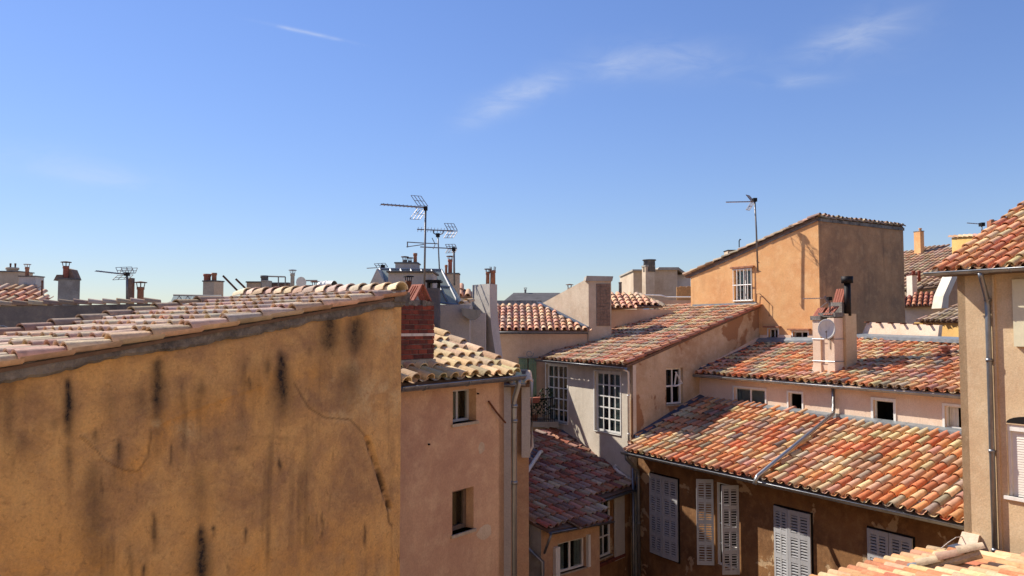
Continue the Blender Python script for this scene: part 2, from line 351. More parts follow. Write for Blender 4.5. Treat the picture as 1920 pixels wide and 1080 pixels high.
def pick(pal, rng):
    cs = PAL[pal]; c = rng.choices([q[0] for q in cs], [q[1] for q in cs])[0]; k = rng.uniform(.86, 1.1)
    return col(*[min(245, max(8, q*k+rng.uniform(-6, 6))) for q in c])
def roof(parent, pl, poly, s=.23, e=.37, pal='mixed', nobj=300, channels=True, seed=1, underlay=True, jit=1.0, seg=7, th=.07, u_off=0, name='roof', skip=None):
    rng = random.Random(seed); me, V0, F0 = tiledata(s, e+.07, seg)
    mb = MB()
    mb.prism([pl.pt(u, v, -.012-th) for u, v in poly], pl.N*th)
    ro = mb.build(name, M['underlay'], parent)
    us = [p[0] for p in poly]; vs = [p[1] for p in poly]
    cells = []; ch = []
    nu = int((max(us)-min(us))/s)+2; nv = int((max(vs)-min(vs))/e)+2
    for i in range(nu):
        u = min(us)+s*(i+.5)+u_off; ph = rng.uniform(-.03, .03)
        for j in range(nv):
            v = min(vs)+e*j-.05+ph
            if inside((u, v+e*.55), poly) and not (skip and skip(u, v+e*.5)): cells.append((u, v))
            if channels and inside((u+s/2, v+e*.55), poly): ch.append((u+s/2, v))
    R = Matrix((pl.U, pl.V, pl.N)).transposed()
    trs = []
    for (u, v) in cells:
        a = rng.gauss(0, .012)*jit; b = rng.gauss(0, .008)*jit; rot = R @ Matrix.Rotation(a, 3, 'Z') @ Matrix.Rotation(b, 3, 'X')
        p = pl.pt(u+rng.gauss(0, .005)*jit, v+rng.gauss(0, .012)*jit, rng.uniform(0, .006)); c = pick(pal, rng)
        trs.append((p.length, rot, p, c))
    trs.sort(key=lambda t: t[0])
    def vis(p):
        r = p.y; x = 960+FPX*p.x/max(r, .1); return -60 < x < 1980
    near = [t for t in trs if vis(t[2])][:nobj]; ids = {id(t) for t in near}; rest = [t for t in trs if id(t) not in ids]
    for (_, rot, p, c) in near:
        o = bpy.data.objects.new('tile', me); COL.objects.link(o); o.parent = ro; o.matrix_basis = Matrix.Translation(p) @ rot.to_4x4(); o.color = c
    def joined(nm, items, V, F, flip=False):
        if not items: return
        n = len(V); VV = np.concatenate([(V @ np.array(rot).T)+np.array(p) for (_, rot, p, c) in items]); FF = np.concatenate([F+i*n for i in range(len(items))])
        m2 = bpy.data.meshes.new(nm); m2.from_pydata(VV.tolist(), [], FF.tolist()); m2.update()
        at_ = m2.attributes.new('Col', 'FLOAT_COLOR', 'FACE'); at_.data.foreach_set('color', np.repeat(np.array([c for (_, _, _, c) in items]), len(F), 0).ravel())
        m2.polygons.foreach_set('use_smooth', [True]*len(m2.polygons))
        try: m2.set_sharp_from_angle(angle=math.radians(50))
        except Exception: pass
        stuff(mkobj(nm, m2, M['tile_s'], ro))
    joined('tile_field', rest, V0, F0)
    if channels:
        seg2 = 5; vs2 = []; r = s*.40
        for y, z in ((0, .012), (e+.03, -.004)):
            for k in range(seg2+1): a_ = math.pi*k/seg2; vs2.append((-math.cos(a_)*r, y, z+r*.55-math.sin(a_)*r*.6))
        f2 = [(k, k+1, seg2+2+k, seg2+1+k) for k in range(seg2)]
        it = [(0, R, pl.pt(u, v, .0), pick(pal, rng)) for u, v in ch]
        joined('channel_tiles', it, np.array(vs2), np.array(f2))
    return ro
def tile_line(parent, p0, p1, n, s=.25, L=None, pal='mixed', seed=3, up=Vector((0, 0, 1)), name='ridge_tile', jit=1):
    rng = random.Random(seed); p0 = Vector(p0); p1 = Vector(p1); V = (p1-p0).normalized(); U = V.cross(up).normalized(); N = U.cross(V); step = (p1-p0).length/n
    me, _, _ = tiledata(s, L or step+.06); R = Matrix((U, V, N)).transposed()
    for i in range(n):
        o = bpy.data.objects.new(name, me); COL.objects.link(o); o.parent = parent
        if parent.parent is None and parent.type == 'EMPTY': o.matrix_parent_inverse = Matrix.Translation(-Vector(parent.location))
        o.matrix_basis = Matrix.Translation(p0+V*step*i) @ (R @ Matrix.Rotation(rng.gauss(0, .02)*jit, 3, 'Z')).to_4x4(); o.color = pick(pal, rng)
def gutter(parent, p0, p1, r=.06, m='zinc', name='gutter'):
    mb = MB(); mb.halfpipe(p0, p1, r); p0 = Vector(p0); p1 = Vector(p1); t = (p1-p0).normalized(); sd_ = t.cross(Vector((0, 0, 1))).normalized()
    if sd_.dot(-p0) < 0: sd_ = -sd_
    mb.tube([p0+sd_*r, p1+sd_*r], .011, 6)
    n = max(2, int((p1-p0).length/.8))
    for i in range(n):        # brackets
        c = p0+(p1-p0)*((i+.5)/n); mb.tube([c+Vector((0, 0, .0))+(sd_*math.cos(a)+Vector((0, 0, -1))*math.sin(a))*(r+.004) for a in [math.pi*k/6 for k in range(7)]], .007, 4)
    return mb.build(name, M[m], parent, True)
def pipe(parent, pts, r=.045, m='zinc', name='downpipe', collars=(), seg=10):
    mb = MB(); mb.tube(pts, r, seg)
    for c in collars: c = Vector(c); mb.tube([c-Vector((0, 0, .025)), c+Vector((0, 0, .025))], r*1.22, seg)
    return mb.build(name, M[m], parent, True)
def window(parent, F, u0, u1, z0, z1, rec=.12, cols=2, rows=1, fw=.05, mw=.03, m='whitepaint', interior=True, curtain=None, missing=(), surround=None, label=None, sill=True, double=False, room=.5):
    mb = MB(); t = .05
    for a in ((u0, u0+fw, z0, z1), (u1-fw, u1, z0, z1), (u0+fw, u1-fw, z0, z0+fw), (u0+fw, u1-fw, z1-fw, z1)): mb.fbox(F, *a, -rec-t, -rec)
    iu0, iu1, iz0, iz1 = u0+fw, u1-fw, z0+fw, z1-fw
    for i in range(1, cols):
        u = iu0+(iu1-iu0)*i/cols; w = mw*(1.9 if double and i == cols//2 else 1)/2; mb.fbox(F, u-w, u+w, iz0, iz1, -rec-t*.8, -rec-.006)
    for j in range(1, rows):
        z = iz0+(iz1-iz0)*j/rows; mb.fbox(F, iu0, iu1, z-mw/2, z+mw/2, -rec-t*.7, -rec-.010)
    w = mb.build('window', M[m], parent)
    if label: w['label'] = label
    for i in range(cols):
        for j in range(rows):
            if (i, j) in missing: continue
            a0 = iu0+(iu1-iu0)*i/cols+mw*.5; a1 = iu0+(iu1-iu0)*(i+1)/cols-mw*.5; b0 = iz0+(iz1-iz0)*j/rows+mw*.5; b1 = iz0+(iz1-iz0)*(j+1)/rows-mw*.5
            g = MB(); g.fbox(F, a0, a1, b0, b1, -rec-t*.55, -rec-t*.45); g.build('pane', M['glass'], w)
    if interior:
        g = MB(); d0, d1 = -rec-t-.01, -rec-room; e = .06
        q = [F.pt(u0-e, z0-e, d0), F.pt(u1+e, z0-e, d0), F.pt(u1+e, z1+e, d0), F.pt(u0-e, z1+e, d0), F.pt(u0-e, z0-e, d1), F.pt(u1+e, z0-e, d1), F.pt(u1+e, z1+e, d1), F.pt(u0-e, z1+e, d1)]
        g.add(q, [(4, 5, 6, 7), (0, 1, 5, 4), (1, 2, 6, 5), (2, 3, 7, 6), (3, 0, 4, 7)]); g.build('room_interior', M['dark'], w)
    if curtain:
        for (c0, c1, cm) in curtain:
            g = MB(); n = 14; a0 = u0+(u1-u0)*c0; a1 = u0+(u1-u0)*c1
            for k in range(n):
                x0 = a0+(a1-a0)*k/n; x1 = a0+(a1-a0)*(k+1)/n; dd = lambda q: -rec-t-.05-.012*math.sin(q*2.4)
                g.add([F.pt(x0, z0, dd(k)), F.pt(x1, z0, dd(k+1)), F.pt(x1, z1, dd(k+1)), F.pt(x0, z1, dd(k))], [(0, 1, 2, 3)])
            g.build('curtain', M[cm], w, True)
    if surround:
        g = MB(); sw, sp, sm = surround
        for a in ((u0-sw, u0, z0-sw*.4, z1+sw), (u1, u1+sw, z0-sw*.4, z1+sw), (u0, u1, z1, z1+sw)): g.fbox(F, *a, 0, sp)
        g.fbox(F, u0, u1, z0-sw*.5, z0, -rec, sp+.02); g.build('surround', M[sm], w)
    elif sill:
        g = MB(); g.fbox(F, u0-.03, u1+.03, z0-.04, z0, -rec-.02, .03); g.build('sill', M['mortar_l'], w)
    return w
def shutter(parent, hinge, dirv, w, z0, z1, n, groups=4, m='shutter'):
    # hinge: plan point; dirv: unit horizontal vector across the leaf; n: unit normal
    class G: pass
    def P(u, z, d): return Vector((hinge.x, hinge.y, 0))+dirv*u+Vector((0, 0, z))+n*d
    mb = MB(); sl = MB(); t = .016; st = w*.13; H = z1-z0; rail = H*.024
    def bx(mb_, u0, u1, a, b, d0=-t, d1=t): mb_.hexa([P(u0,a,d0),P(u1,a,d0),P(u1,a,d1),P(u0,a,d1),P(u0,b,d0),P(u1,b,d0),P(u1,b,d1),P(u0,b,d1)])
    for u in (0, w/2-st*.4, w-st): bx(mb, u, u+st*(.8 if 0 < u < w-st else 1), z0, z1)
    zz = [z0+H*k/groups for k in range(groups+1)]
    for k, z in enumerate(zz):
        a = z-rail if 0 < k < groups else (z if k == 0 else z-2*rail); b = a+2*rail
        for (u0, u1) in ((st, w/2-st*.4), (w/2+st*.4, w-st)): bx(mb, u0, u1, a, b, -t*.95, t*.95)
    o = mb.build('shutter', M[m], parent)
    for k in range(groups):
        a = zz[k]+rail*(2 if k == 0 else 1); b = zz[k+1]-rail*(2 if k == groups-1 else 1); ns = max(4, int((b-a)/.058))
        for i in range(ns):
            z = a+(b-a)*(i+.5)/ns; hh = (b-a)/ns*.2
            for (u0, u1) in ((st, w/2-st*.4), (w/2+st*.4, w-st)):
                sl.hexa([P(u0,z-hh-.006,t*.8),P(u1,z-hh-.006,t*.8),P(u1,z-hh+.006,-t*.8),P(u0,z-hh+.006,-t*.8),P(u0,z+hh-.006,t*.8),P(u1,z+hh-.006,t*.8),P(u1,z+hh+.006,-t*.8),P(u0,z+hh+.006,-t*.8)])
    stuff(sl.build('slats', M[m], o))
    return o
# ------------------------------------------------------------ ground
GZ = -14.0
g = MB(); g.add([(-900, -60, GZ), (900, -60, GZ), (900, 1600, GZ), (-900, 1600, GZ)], [(0, 1, 2, 3)]); struct(g.build('ground', M['ground']))
UP = Vector((0, 0, 1))
# unseen house front added behind the viewer to bounce warm light onto shaded walls
nf = MB()
for (x0_, x1_, z0_, z1_) in ((-14, -.7, GZ, 4.5), (.7, 16, GZ, 4.5), (-.7, .7, GZ, -1.1), (-.7, .7, 1.3, 4.5)): nf.abox(x0_, x1_, -1.2, -.7, z0_, z1_)
struct(nf.build('bounce_facade', M['near']))
# ------------------------------------------------------------ ochre house (left foreground)
w38 = Vector((math.sin(math.radians(38)), math.cos(math.radians(38)), 0)); n38 = Vector((w38.y, -w38.x, 0))
Kc = Vector((-1.36, 9.5, 0)); OS = .162; OZ = .30
F_o = Fr(Kc, Kc+w38*1.0)          # u = 0 at right corner, negative to the left
oh = thing('ochre_house', 'ochre house with a blank rain streaked wall and low tile roof in the left foreground', 'house', Kc-w38*3+Vector((0, 0, GZ)))
def fbm(shape, base, seed, oct=5, gain=.55):
    rs = np.random.RandomState(seed); H, Wd = shape; out_ = np.zeros(shape); amp = 1; tot = 0; ny, nx = base
    for o in range(oct):
        gy, gx = max(2, int(ny*2**o)), max(2, int(nx*2**o)); gr = rs.rand(gy+2, gx+2); y = np.linspace(0, gy, H); x = np.linspace(0, gx, Wd)
        yi = np.minimum(y.astype(int), gy-1); xi = np.minimum(x.astype(int), gx-1); fy = (y-yi)[:, None]; fx = (x-xi)[None, :]; fy = fy*fy*(3-2*fy); fx = fx*fx*(3-2*fx)
        A = gr[yi][:, xi]; B = gr[yi][:, xi+1]; C_ = gr[yi+1][:, xi]; D_ = gr[yi+1][:, xi+1]
        out_ += amp*((A*(1-fx)+B*fx)*(1-fy)+(C_*(1-fx)+D_*fx)*fy); tot += amp; amp *= gain
    return out_/tot
NU, NV = 300, 220; U0, ZB = -5.3, -3.7
uu = np.linspace(U0, 0, NU); vv = np.linspace(0, 1, NV); UU, VV = np.meshgrid(uu, vv); TOP = OZ+OS*UU; ZZ = ZB+(TOP-ZB)*VV
XX = F_o.o.x+F_o.U.x*UU; YY = F_o.o.y+F_o.U.y*UU
cy, cz = math.cos(TH), math.sin(TH); dep = YY*cy+ZZ*cz; PX = 960+FPX*XX/dep; PY = 540-FPX*(ZZ*cy-YY*cz)/dep
SX = (PX)*2.25; SY = (PY-600)*2.25        # stain map units as read off the wall
fn1 = fbm((NV, NU), (5, 7), 1); fn2 = fbm((NV, NU), (14, 18), 2); vst = fbm((NV, NU), (2, 40), 3); fn3 = fbm((NV, NU), (40, 50), 4, 3)
wx = (fn2-.5)*26+(fn3-.5)*14
dark = np.zeros((NV, NU)); 
def streakm(x, y0, y1, w, k, soft=40, lean=0, wid=0):
    yy = np.clip((SY-y0)/(y1-y0), 0, 1); ww = w*(.55+.55*np.clip(yy*2.2, 0, 1)+wid*yy)*(.75+.6*fn1); xx = (SX+wx*.8-(x+lean*yy))/ww; L_ = y1-y0
    a = np.clip((SY-y0+wx*2)/min(soft, L_*.5), 0, 1)**1.3*np.clip((y1+L_*.25+wx*4-SY)/(max(soft*1.6, L_*.6)), 0, 1); return k*np.exp(-np.abs(xx)**1.6)*a*(.7+.6*vst)
for q in [(290,232,505,15,.95,45), (288,450,720,13,.4,90), (665,120,430,22,.62,60), (1186,110,420,17,1.0,50,0,.7), (1395,-60,165,34,.6,60), (1505,-60,160,28,.9,60), (1480,120,350,34,.45,80),
          (848,840,1200,20,1.0,50,0,.6), (840,560,860,30,.28,90), (652,790,975,9,.6,50), (395,540,1060,34,.35,120), (400,900,1060,28,.3,60), (503,485,600,9,.55,40), (600,240,420,26,.35,70), (850,225,350,16,.4,60), (1000,235,300,52,.5,40), (1055,235,285,6,.5,20),
          (897,840,930,5,.8,25), (1035,855,940,4,.8,25), (1176,575,660,5,.7,25), (605,1010,1090,5,.6,25), (1541,855,950,3,.6,25), (430,640,770,5,.5,40), (725,515,610,4,.5,25), (1130,120,260,15,.45,60), (560,440,470,26,.45,20), (230,390,470,14,.4,50), (1170,470,520,40,.4,30),
          (95,270,330,30,.3,30), (1360,800,900,3,.5,25), (1300,810,860,3,.5,20), (960,1010,1090,4,.5,25), (1005,520,570,18,.35,30), (405,440,530,10,.4,40), (1075,690,740,16,.25,30), (90,420,640,30,.25,90), (1310,90,170,8,.35,40), (1555,60,120,40,.3,40),(770,220,420,9,.3,70),(470,260,430,20,.2,70)]: dark = np.maximum(dark, streakm(q[0], q[1], q[2], q[3]*1.45, min(1, q[4]*1.4), *q[5:]))
rngs = random.Random(5)
for _ in range(34): dark = np.maximum(dark, streakm(rngs.uniform(0, 1700), *(lambda y: (y, y+rngs.uniform(40, 130)))(rngs.uniform(120, 1000)), rngs.uniform(2, 5), rngs.uniform(.2, .45), 25))
dark = np.maximum(dark, np.clip((vst-.53)*2.4, 0, .45)*np.clip((fn1-.38)*5, 0, 1)); dark = np.maximum(dark, .42*np.clip((fn1-.44)*5, 0, 1)*np.clip((520-SY+SX*-.12+200*fn2)/260, 0, 1)*np.clip(vst*2.4-.7, 0, 1))
edge = np.clip(1-(TOP-ZZ)/(.05+.10*fn2), 0, 1); dark = np.maximum(dark, edge*.75*np.clip(fn2*2.2-.45, 0, 1))
pale = np.zeros((NV, NU))
for (x, y, rx, ry, k) in [(1600,330,110,80,.9), (1390,250,40,40,.8), (1490,200,50,30,.8), (1370,300,30,25,.8), (1185,338,26,22,1.0), (790,470,50,40,.6), (660,440,30,16,.9), (600,970,60,20,.6), (1640,60,60,120,.5), (1430,410,90,25,.6)]:
    pale = np.maximum(pale, k*np.exp(-((SX-x+wx)/rx)**2-((SY-y+wx)/ry)**2)*np.clip((fn2-.42)*7, 0, 1))
def dline(pts):
    d = np.full((NV, NU), 1e9)
    for (x0, y0), (x1, y1) in zip(pts, pts[1:]):
        L2 = (x1-x0)**2+(y1-y0)**2; t = np.clip(((SX-x0)*(x1-x0)+(SY-y0)*(y1-y0))/L2, 0, 1); d = np.minimum(d, np.hypot(SX-x0-t*(x1-x0), SY-y0-t*(y1-y0)))
    return d
warm = np.clip(1-dline([(560,640),(640,520),(700,440),(900,360),(1060,290),(1180,250),(1330,230)])/(70+60*fn1), 0, 1)*np.clip(fn2*2.2-.4, 0, 1)
warm = np.maximum(warm, .8*np.exp(-((TOP-ZZ)/.16)**2)*np.clip((fn1-.35)*4, 0, 1)); warm = np.maximum(warm, .75*np.clip((SY-620-80*fn1)/400, 0, 1)*np.clip((fn2-.3)*3, 0, 1))
ridge = np.clip(1-dline([(340,490),(365,500),(410,552),(440,590),(520,630),(580,636),(622,580),(640,470),(690,430),(860,360),(1000,310),(1100,280)])/9, 0, 1)
c1 = dline([(1240,265),(1300,370),(1372,412),(1478,420),(1542,492)]); c2 = dline([(1635,795),(1640,855),(1668,880),(1672,960),(1692,1035)]); c3 = dline([(340,490),(410,552),(440,590),(520,632),(580,638),(620,582),(640,470)])
slit = dline([(1548,500),(1572,570),(1600,650),(1618,715),(1642,792)])
crack = np.maximum(np.maximum(np.clip(1.3-c1/4.5, 0, 1)*.6, np.clip(1.3-c2/4.5, 0, 1)*.8), np.clip(1.3-c3/5, 0, 1)*.5)
sl = np.clip(1.6-slit/8.5, 0, 1); crack = np.maximum(crack, sl*np.clip((fn3-.38)*8, 0, 1))
disp = (fn1-.5)*.03+(fn2-.5)*.012-.045*sl-.006*crack+ridge*.012+(fn3-.5)*.003-.004*pale*0
# real depth of the plaster
P3 = np.stack([XX+F_o.n.x*disp, YY+F_o.n.y*disp, ZZ], -1).reshape(-1, 3)
idx = np.arange(NU*NV).reshape(NV, NU); FQ = np.stack([idx[:-1, :-1], idx[:-1, 1:], idx[1:, 1:], idx[1:, :-1]], -1).reshape(-1, 4)
me = bpy.data.meshes.new('wall'); me.from_pydata(P3.tolist(), [], FQ.tolist()); me.update()
for nm, arr in (('dark', dark), ('pale', pale), ('crack', crack), ('warm', warm)): me.attributes.new(nm, 'FLOAT', 'POINT').data.foreach_set('value', np.clip(arr, 0, 1).ravel())
m, b, p = newmat('old ochre limewash with rain streaks'); P = b.n('ShaderNodeNewGeometry').outputs['Position']; A = lambda q: b.n('ShaderNodeAttribute', attribute_name=q).outputs['Fac']
n1 = b.noise(P, 1.3, 8, .65, .5); n2 = b.noise(P, 6, 8, .7, .3); n3 = b.noise(P, 42, 5, .7); n4 = b.noise(P, 17, 6, .75, .5)
c = b.mix(b.ramp(n1, .38, .60), col(166, 130, 96), col(216, 170, 110)); c = b.mix(b.math('MULTIPLY', b.ramp(n2, .45, .75), .6), c, col(224, 184, 124))
c = b.mix(b.math('MULTIPLY', A('warm'), b.ramp(n2, .25, .6)), c, col(222, 164, 90)); c = b.mix(b.math('MULTIPLY', b.ramp(b.noise(b.mapv(P, (2, 2, .6)), 1.4, 6, .6), .5, .7), .45), c, col(156, 122, 94))
c = b.mix(b.math('MULTIPLY', A('pale'), b.ramp(n4, .35, .6)), c, col(230, 204, 156))
c = b.mix(b.math('MULTIPLY', b.ramp(n4, .54, .7), .5), c, col(122, 92, 64))
c = b.mix(b.math('MULTIPLY', A('dark'), b.n('ShaderNodeMapRange', ins={0: n4, 1: .25, 2: .7, 3: 1.25, 4: .72}).outputs[0], True), c, col(44, 40, 40))
c = b.mix(b.math('MULTIPLY', A('crack'), .85), c, col(38, 28, 22)); c = b.mix(.4, c, b.n('ShaderNodeMapRange', ins={0: n3, 1: .3, 2: .7, 3: .55, 4: 1.25}).outputs[0], 'MULTIPLY')
setin(b, p, 'Base Color', c); p.inputs['Roughness'].default_value = .94; bumpn(b, p, b.math('ADD', b.math('ADD', n2, b.math('MULTIPLY', n4, .5)), b.math('MULTIPLY', n3, .3)), .5, .03); M['ochre'] = m
mkobj('wall', me, m, oh, True)
F_ow = Fr(Kc, Kc-w38*6.8)
wall(oh, F_ow, 0, 6.8, GZ, ZB, ZB, m, name='lower_wall'); wall(oh, F_ow, 5.3, 6.8, ZB, OZ-OS*5.3, OZ-OS*6.8, m, name='end_wall')
OW = 3.4; bk = -n38*OW
F_or = Fr(Kc, Kc+bk, True); wall(oh, F_or, 0, OW, GZ, OZ, OZ, m, name='gable_end'); pl_o = Pl(Kc-w38*6.8, Kc-w38*6.8+bk, OZ-OS*6.8+.085, OS, Kc)
u_, v_ = pl_o.px(-60, 652); FL = pl_o.pt(u_, v_); FR = Kc+bk; fdir = (h2(FL)-FR).normalized(); FL = FR+fdir*min((h2(FL)-FR).length+1.2, 6.0)
a0 = pl_o.uv(Kc-w38*6.8+n38*.05); a1 = pl_o.uv(Kc+n38*.05); a2 = pl_o.uv(Kc+bk); a3 = pl_o.uv(FL)
F_ob = Fr(FR, FL, True); wall(oh, F_ob, 0, F_ob.L, GZ, pl_o.z(FR)-.12, pl_o.z(FL)-.12, M['grey'], name='rear_wall')
ro = roof(oh, pl_o, [a0, a1, a2, a3], s=.215, e=.385, pal='pinkgrey', nobj=300, seed=11, jit=1.5, th=.03)
mb = MB()    # mortar bed under the verge tiles
rq = random.Random(4); ring = []; nk = 150; lo = .02; pr = .02
for i in range(nk+1):
    u_ = -6.8+6.82*i/nk; lo = max(-.01, min(.06, lo+rq.uniform(-.014, .014))); pr = max(.004, min(.045, pr+rq.uniform(-.008, .008))); z_ = OZ+OS*u_
    ring += [F_o.pt(u_, z_-lo, -.05), F_o.pt(u_, z_-lo, pr*.3), F_o.pt(u_, z_-lo+.025, pr), F_o.pt(u_, z_+.05, pr*.9+rq.uniform(-.004, .004)), F_o.pt(u_, z_+.085, pr*.5), F_o.pt(u_, z_+.085, -.05)]
mb.add(ring, [(i*6+k, i*6+k+1, i*6+k+7, i*6+k+6) for i in range(nk) for k in range(5)])
mb.build('verge_mortar', M['mortar'], oh)
zt = OZ+.12; rp0 = Kc+n38*.06-w38*.05+UP*zt; rp1 = Kc+bk-w38*.05+UP*(zt+.03)
tile_line(ro, rp0, rp1, 15, s=.27, L=.30, pal='pinkgrey', seed=5, jit=2)
mb = MB(); mb.prism([rp0+Vector((0,0,-.12))-w38*.12, rp0+Vector((0,0,-.12))+w38*.14, rp0+w38*.14+Vector((0,0,-.0)), rp0-w38*.1], rp1-rp0); mb.build('ridge_mortar', M['mortar'], oh)
# second tile line standing up on the far verge
tile_line(ro, FL+UP*(pl_o.z(FL)+.05), FR+fdir*.5+UP*(pl_o.z(FR+fdir*.5)+.05), 13, s=.25, L=.44, pal='dull', seed=9)
# ------------------------------------------------------------ pink house with two small windows
Q = Vector((-.119, 11.5, 0)); ph = thing('pink_house', 'tall dusty pink house with two small square windows beside the ochre wall', 'house', Q-w38*1.3-n38*1.5+UP*GZ)
F_p = Fr(Q, Q+w38); PZ = -.76
wn1 = F_p.rect(849, 893, 730, 792); wn2 = F_p.rect(848, 888, 917, 997)
wall(ph, F_p, -3.0, 0, GZ, PZ, PZ, M['pinkfront'], [wn1, wn2], reveal=.2)
F_pr = Fr(Q, Q-n38*5, True); wall(ph, F_pr, 0, 3.2, GZ, PZ, PZ+1.05, M['pinkfront'], name='side_wall')
window(ph, F_p, *wn1, rec=.14, cols=2, rows=1, fw=.035, mw=.03, m='shutter', curtain=[(0, .55, 'curtain_w')], label='upper small window with white blind')
window(ph, F_p, *wn2, rec=.14, cols=1, rows=1, fw=.06, mw=.03, m='wood', curtain=[(0, .35, 'curtain')], label='lower small window with dark wooden frame')
for (x0, x1, y0, y1) in ((896, 909, 828, 851), (893, 923, 983, 1012)):     # newer plaster repairs
    r_ = F_p.rect(x0, x1, y0, y1); k = 12; mb = MB(); cxx, czz = (r_[0]+r_[1])/2, (r_[2]+r_[3])/2
    mb.prism([F_p.pt(cxx+(r_[1]-r_[0])/2*math.cos(t)*random.uniform(.8, 1.15), czz+(r_[3]-r_[2])/2*math.sin(t)*random.uniform(.8, 1.15), -.01) for t in [k_*2*math.pi/k for k_ in range(k)]], F_p.n*.013); mb.build('plaster_patch', M['buff'], ph)
pl_p = Pl(Q+n38*.12, Q+n38*.12-w38, PZ+.06, .33, Q-n38*3)
pu = lambda p: pl_p.uv(p)
rop = roof(ph, pl_p, [pu(Q-w38*2.3+n38*.12), pu(Q+w38*.12+n38*.12), pu(Q+w38*.12-n38*3.1), pu(Q-w38*2.3-n38*3.1)], s=.225, e=.36, pal='cream', nobj=300, seed=21, u_off=.0)
tile_line(rop, Q+w38*.10+n38*.14+UP*(PZ+.10), Q+w38*.10-n38*3.0+UP*(PZ+.10+.33*3.24), 9, s=.23, L=.44, pal='cream', seed=31)
gp0 = Q-w38*2.3+n38*.185+UP*(PZ+.01); gp1 = Q+w38*.22+n38*.185+UP*(PZ+.03); gutter(ph, gp0, gp1, .065)
mb = MB(); mb.fbox(F_p, -2.1, .1, PZ-.03, PZ+.045, -.05, .1); mb.build('eave_board', M['wood'], ph)
dq = Q+w38*.12+n38*.10; pipe(ph, [gp1-w38*.1+UP*-.05, gp1-w38*.1+UP*-.12, dq+UP*(PZ-.32), dq+UP*(PZ-.4), dq+UP*(-8)], .04, 'zinc', collars=[dq+UP*(PZ-.42), dq+UP*(-2.3), dq+UP*-1.4])
mb = MB(); mb.tube([F_p.pt(*F_p.px(914, 752), .02), F_p.pt(*F_p.px(928, 775), .05), F_p.pt(*F_p.px(938, 792), .1)], .014, 6); mb.build('iron_rod', M['rust'], ph)
for (x, y) in ((803, 833), (895, 738)): mb = MB(); u_, z_ = F_p.px(x, y); mb.fbox(F_p, u_-.01, u_+.01, z_-.01, z_+.01, -.01, .03); mb.build('iron_peg', M['black'], ph)
# ------------------------------------------------------------ brick chimney on the pink roof
F_b = Fr(F_p.pt(0, 0, -.28), F_p.pt(1, 0, -.28))
b0, b1, _, _ = F_b.rect(742, 814, 600, 660); zc = lambda y: F_b.px(790, y)[1]
bc = thing('brick_chimney', 'dark red brick chimney with tented clay slabs next to the ochre wall corner', 'chimney', F_b.pt((b0+b1)/2, zc(700), -.2))
BD = .42
mb = MB(); mb.fbox(F_b, b0+.008, b1-.008, zc(700)-.2, zc(572), -BD+.008, -.008); mb.build('mortar_core', M['mortar'], bc)
mb = MB(); mb.fbox(F_b, b0-.02, b1+.015, zc(705)-.15, zc(674), -BD, .02); mb.build('mortar_foot', M['mortar_l'], bc)
nc = 11; zb, ztp = zc(673), zc(572); hc = (ztp-zb)/nc
brs = {}
def brick(F, u0, u1, z, h, d0, d1, m='brick', par=None):
    key = (round(u1-u0, 3), round(h, 3), round(d1-d0, 3), m)
    if key not in brs:
        q = MB(); bx_, hz, by = (u1-u0)/2, h/2, abs(d1-d0)/2; c_ = .004
        q.add([(-bx_, -by, -hz), (bx_, -by, -hz), (bx_, by, -hz), (-bx_, by, -hz), (-bx_, -by, hz), (bx_, -by, hz), (bx_, by, hz), (-bx_, by, hz)], [(3,2,1,0),(4,5,6,7),(0,1,5,4),(1,2,6,5),(2,3,7,6),(3,0,4,7)])
        me_ = bpy.data.meshes.new('brick'); me_.from_pydata(q.v, [], q.f); me_.update(); me_.materials.append(M[m]); brs[key] = me_
    o = bpy.data.objects.new('brick', brs[key]); COL.objects.link(o); attach(o, par)
    R_ = Matrix((F.U, -F.n, UP)).transposed(); o.matrix_basis = Matrix.Translation(F.pt((u0+u1)/2, z+h/2, (d0+d1)/2)) @ R_.to_4x4()
for j in range(nc):
    z = zb+hc*j+.004; L_ = .17; off = .085 if j % 2 else 0; u = b0+.0
    if off: brick(F_b, u, u+off-.008, z, hc-.009, -.1, random.uniform(-.003, .004), par=bc); u += off
    while u < b1-.03:
        e_ = min(u+L_-.008, b1); e_ = b1 if b1-e_ < .04 else e_
        brick(F_b, u, e_, z, hc-.009, -.1, round(random.choice((-.003, 0, .004)), 4), par=bc); u = e_+.008
    for k in range(2): brick(F_b, b1-.05, b1+random.choice((.0, .004)), z, hc-.009, -.115-.15*(k+1), -.115-.15*k, par=bc)
mb = MB(); mb.fbox(F_b, b0-.004, b1+.008, zc(630), zc(625), -BD-.008, .009); mb.build('strap', M['plasticpipe'], bc)
mb = MB()
for k in range(9):
    cu = b0+(b1-b0)*(k+.5)/9; mb.box(F_b.pt(cu, zc(570)+.01, -BD/2), F_b.U*.032, F_b.n*(BD/2+random.uniform(-.02, .02)), UP*random.uniform(.022, .045))
mb.build('mortar_cap', M['mortar'], bc)
um = F_b.px(796, 560)[0]; zt0 = zc(567); zt1 = zc(533)
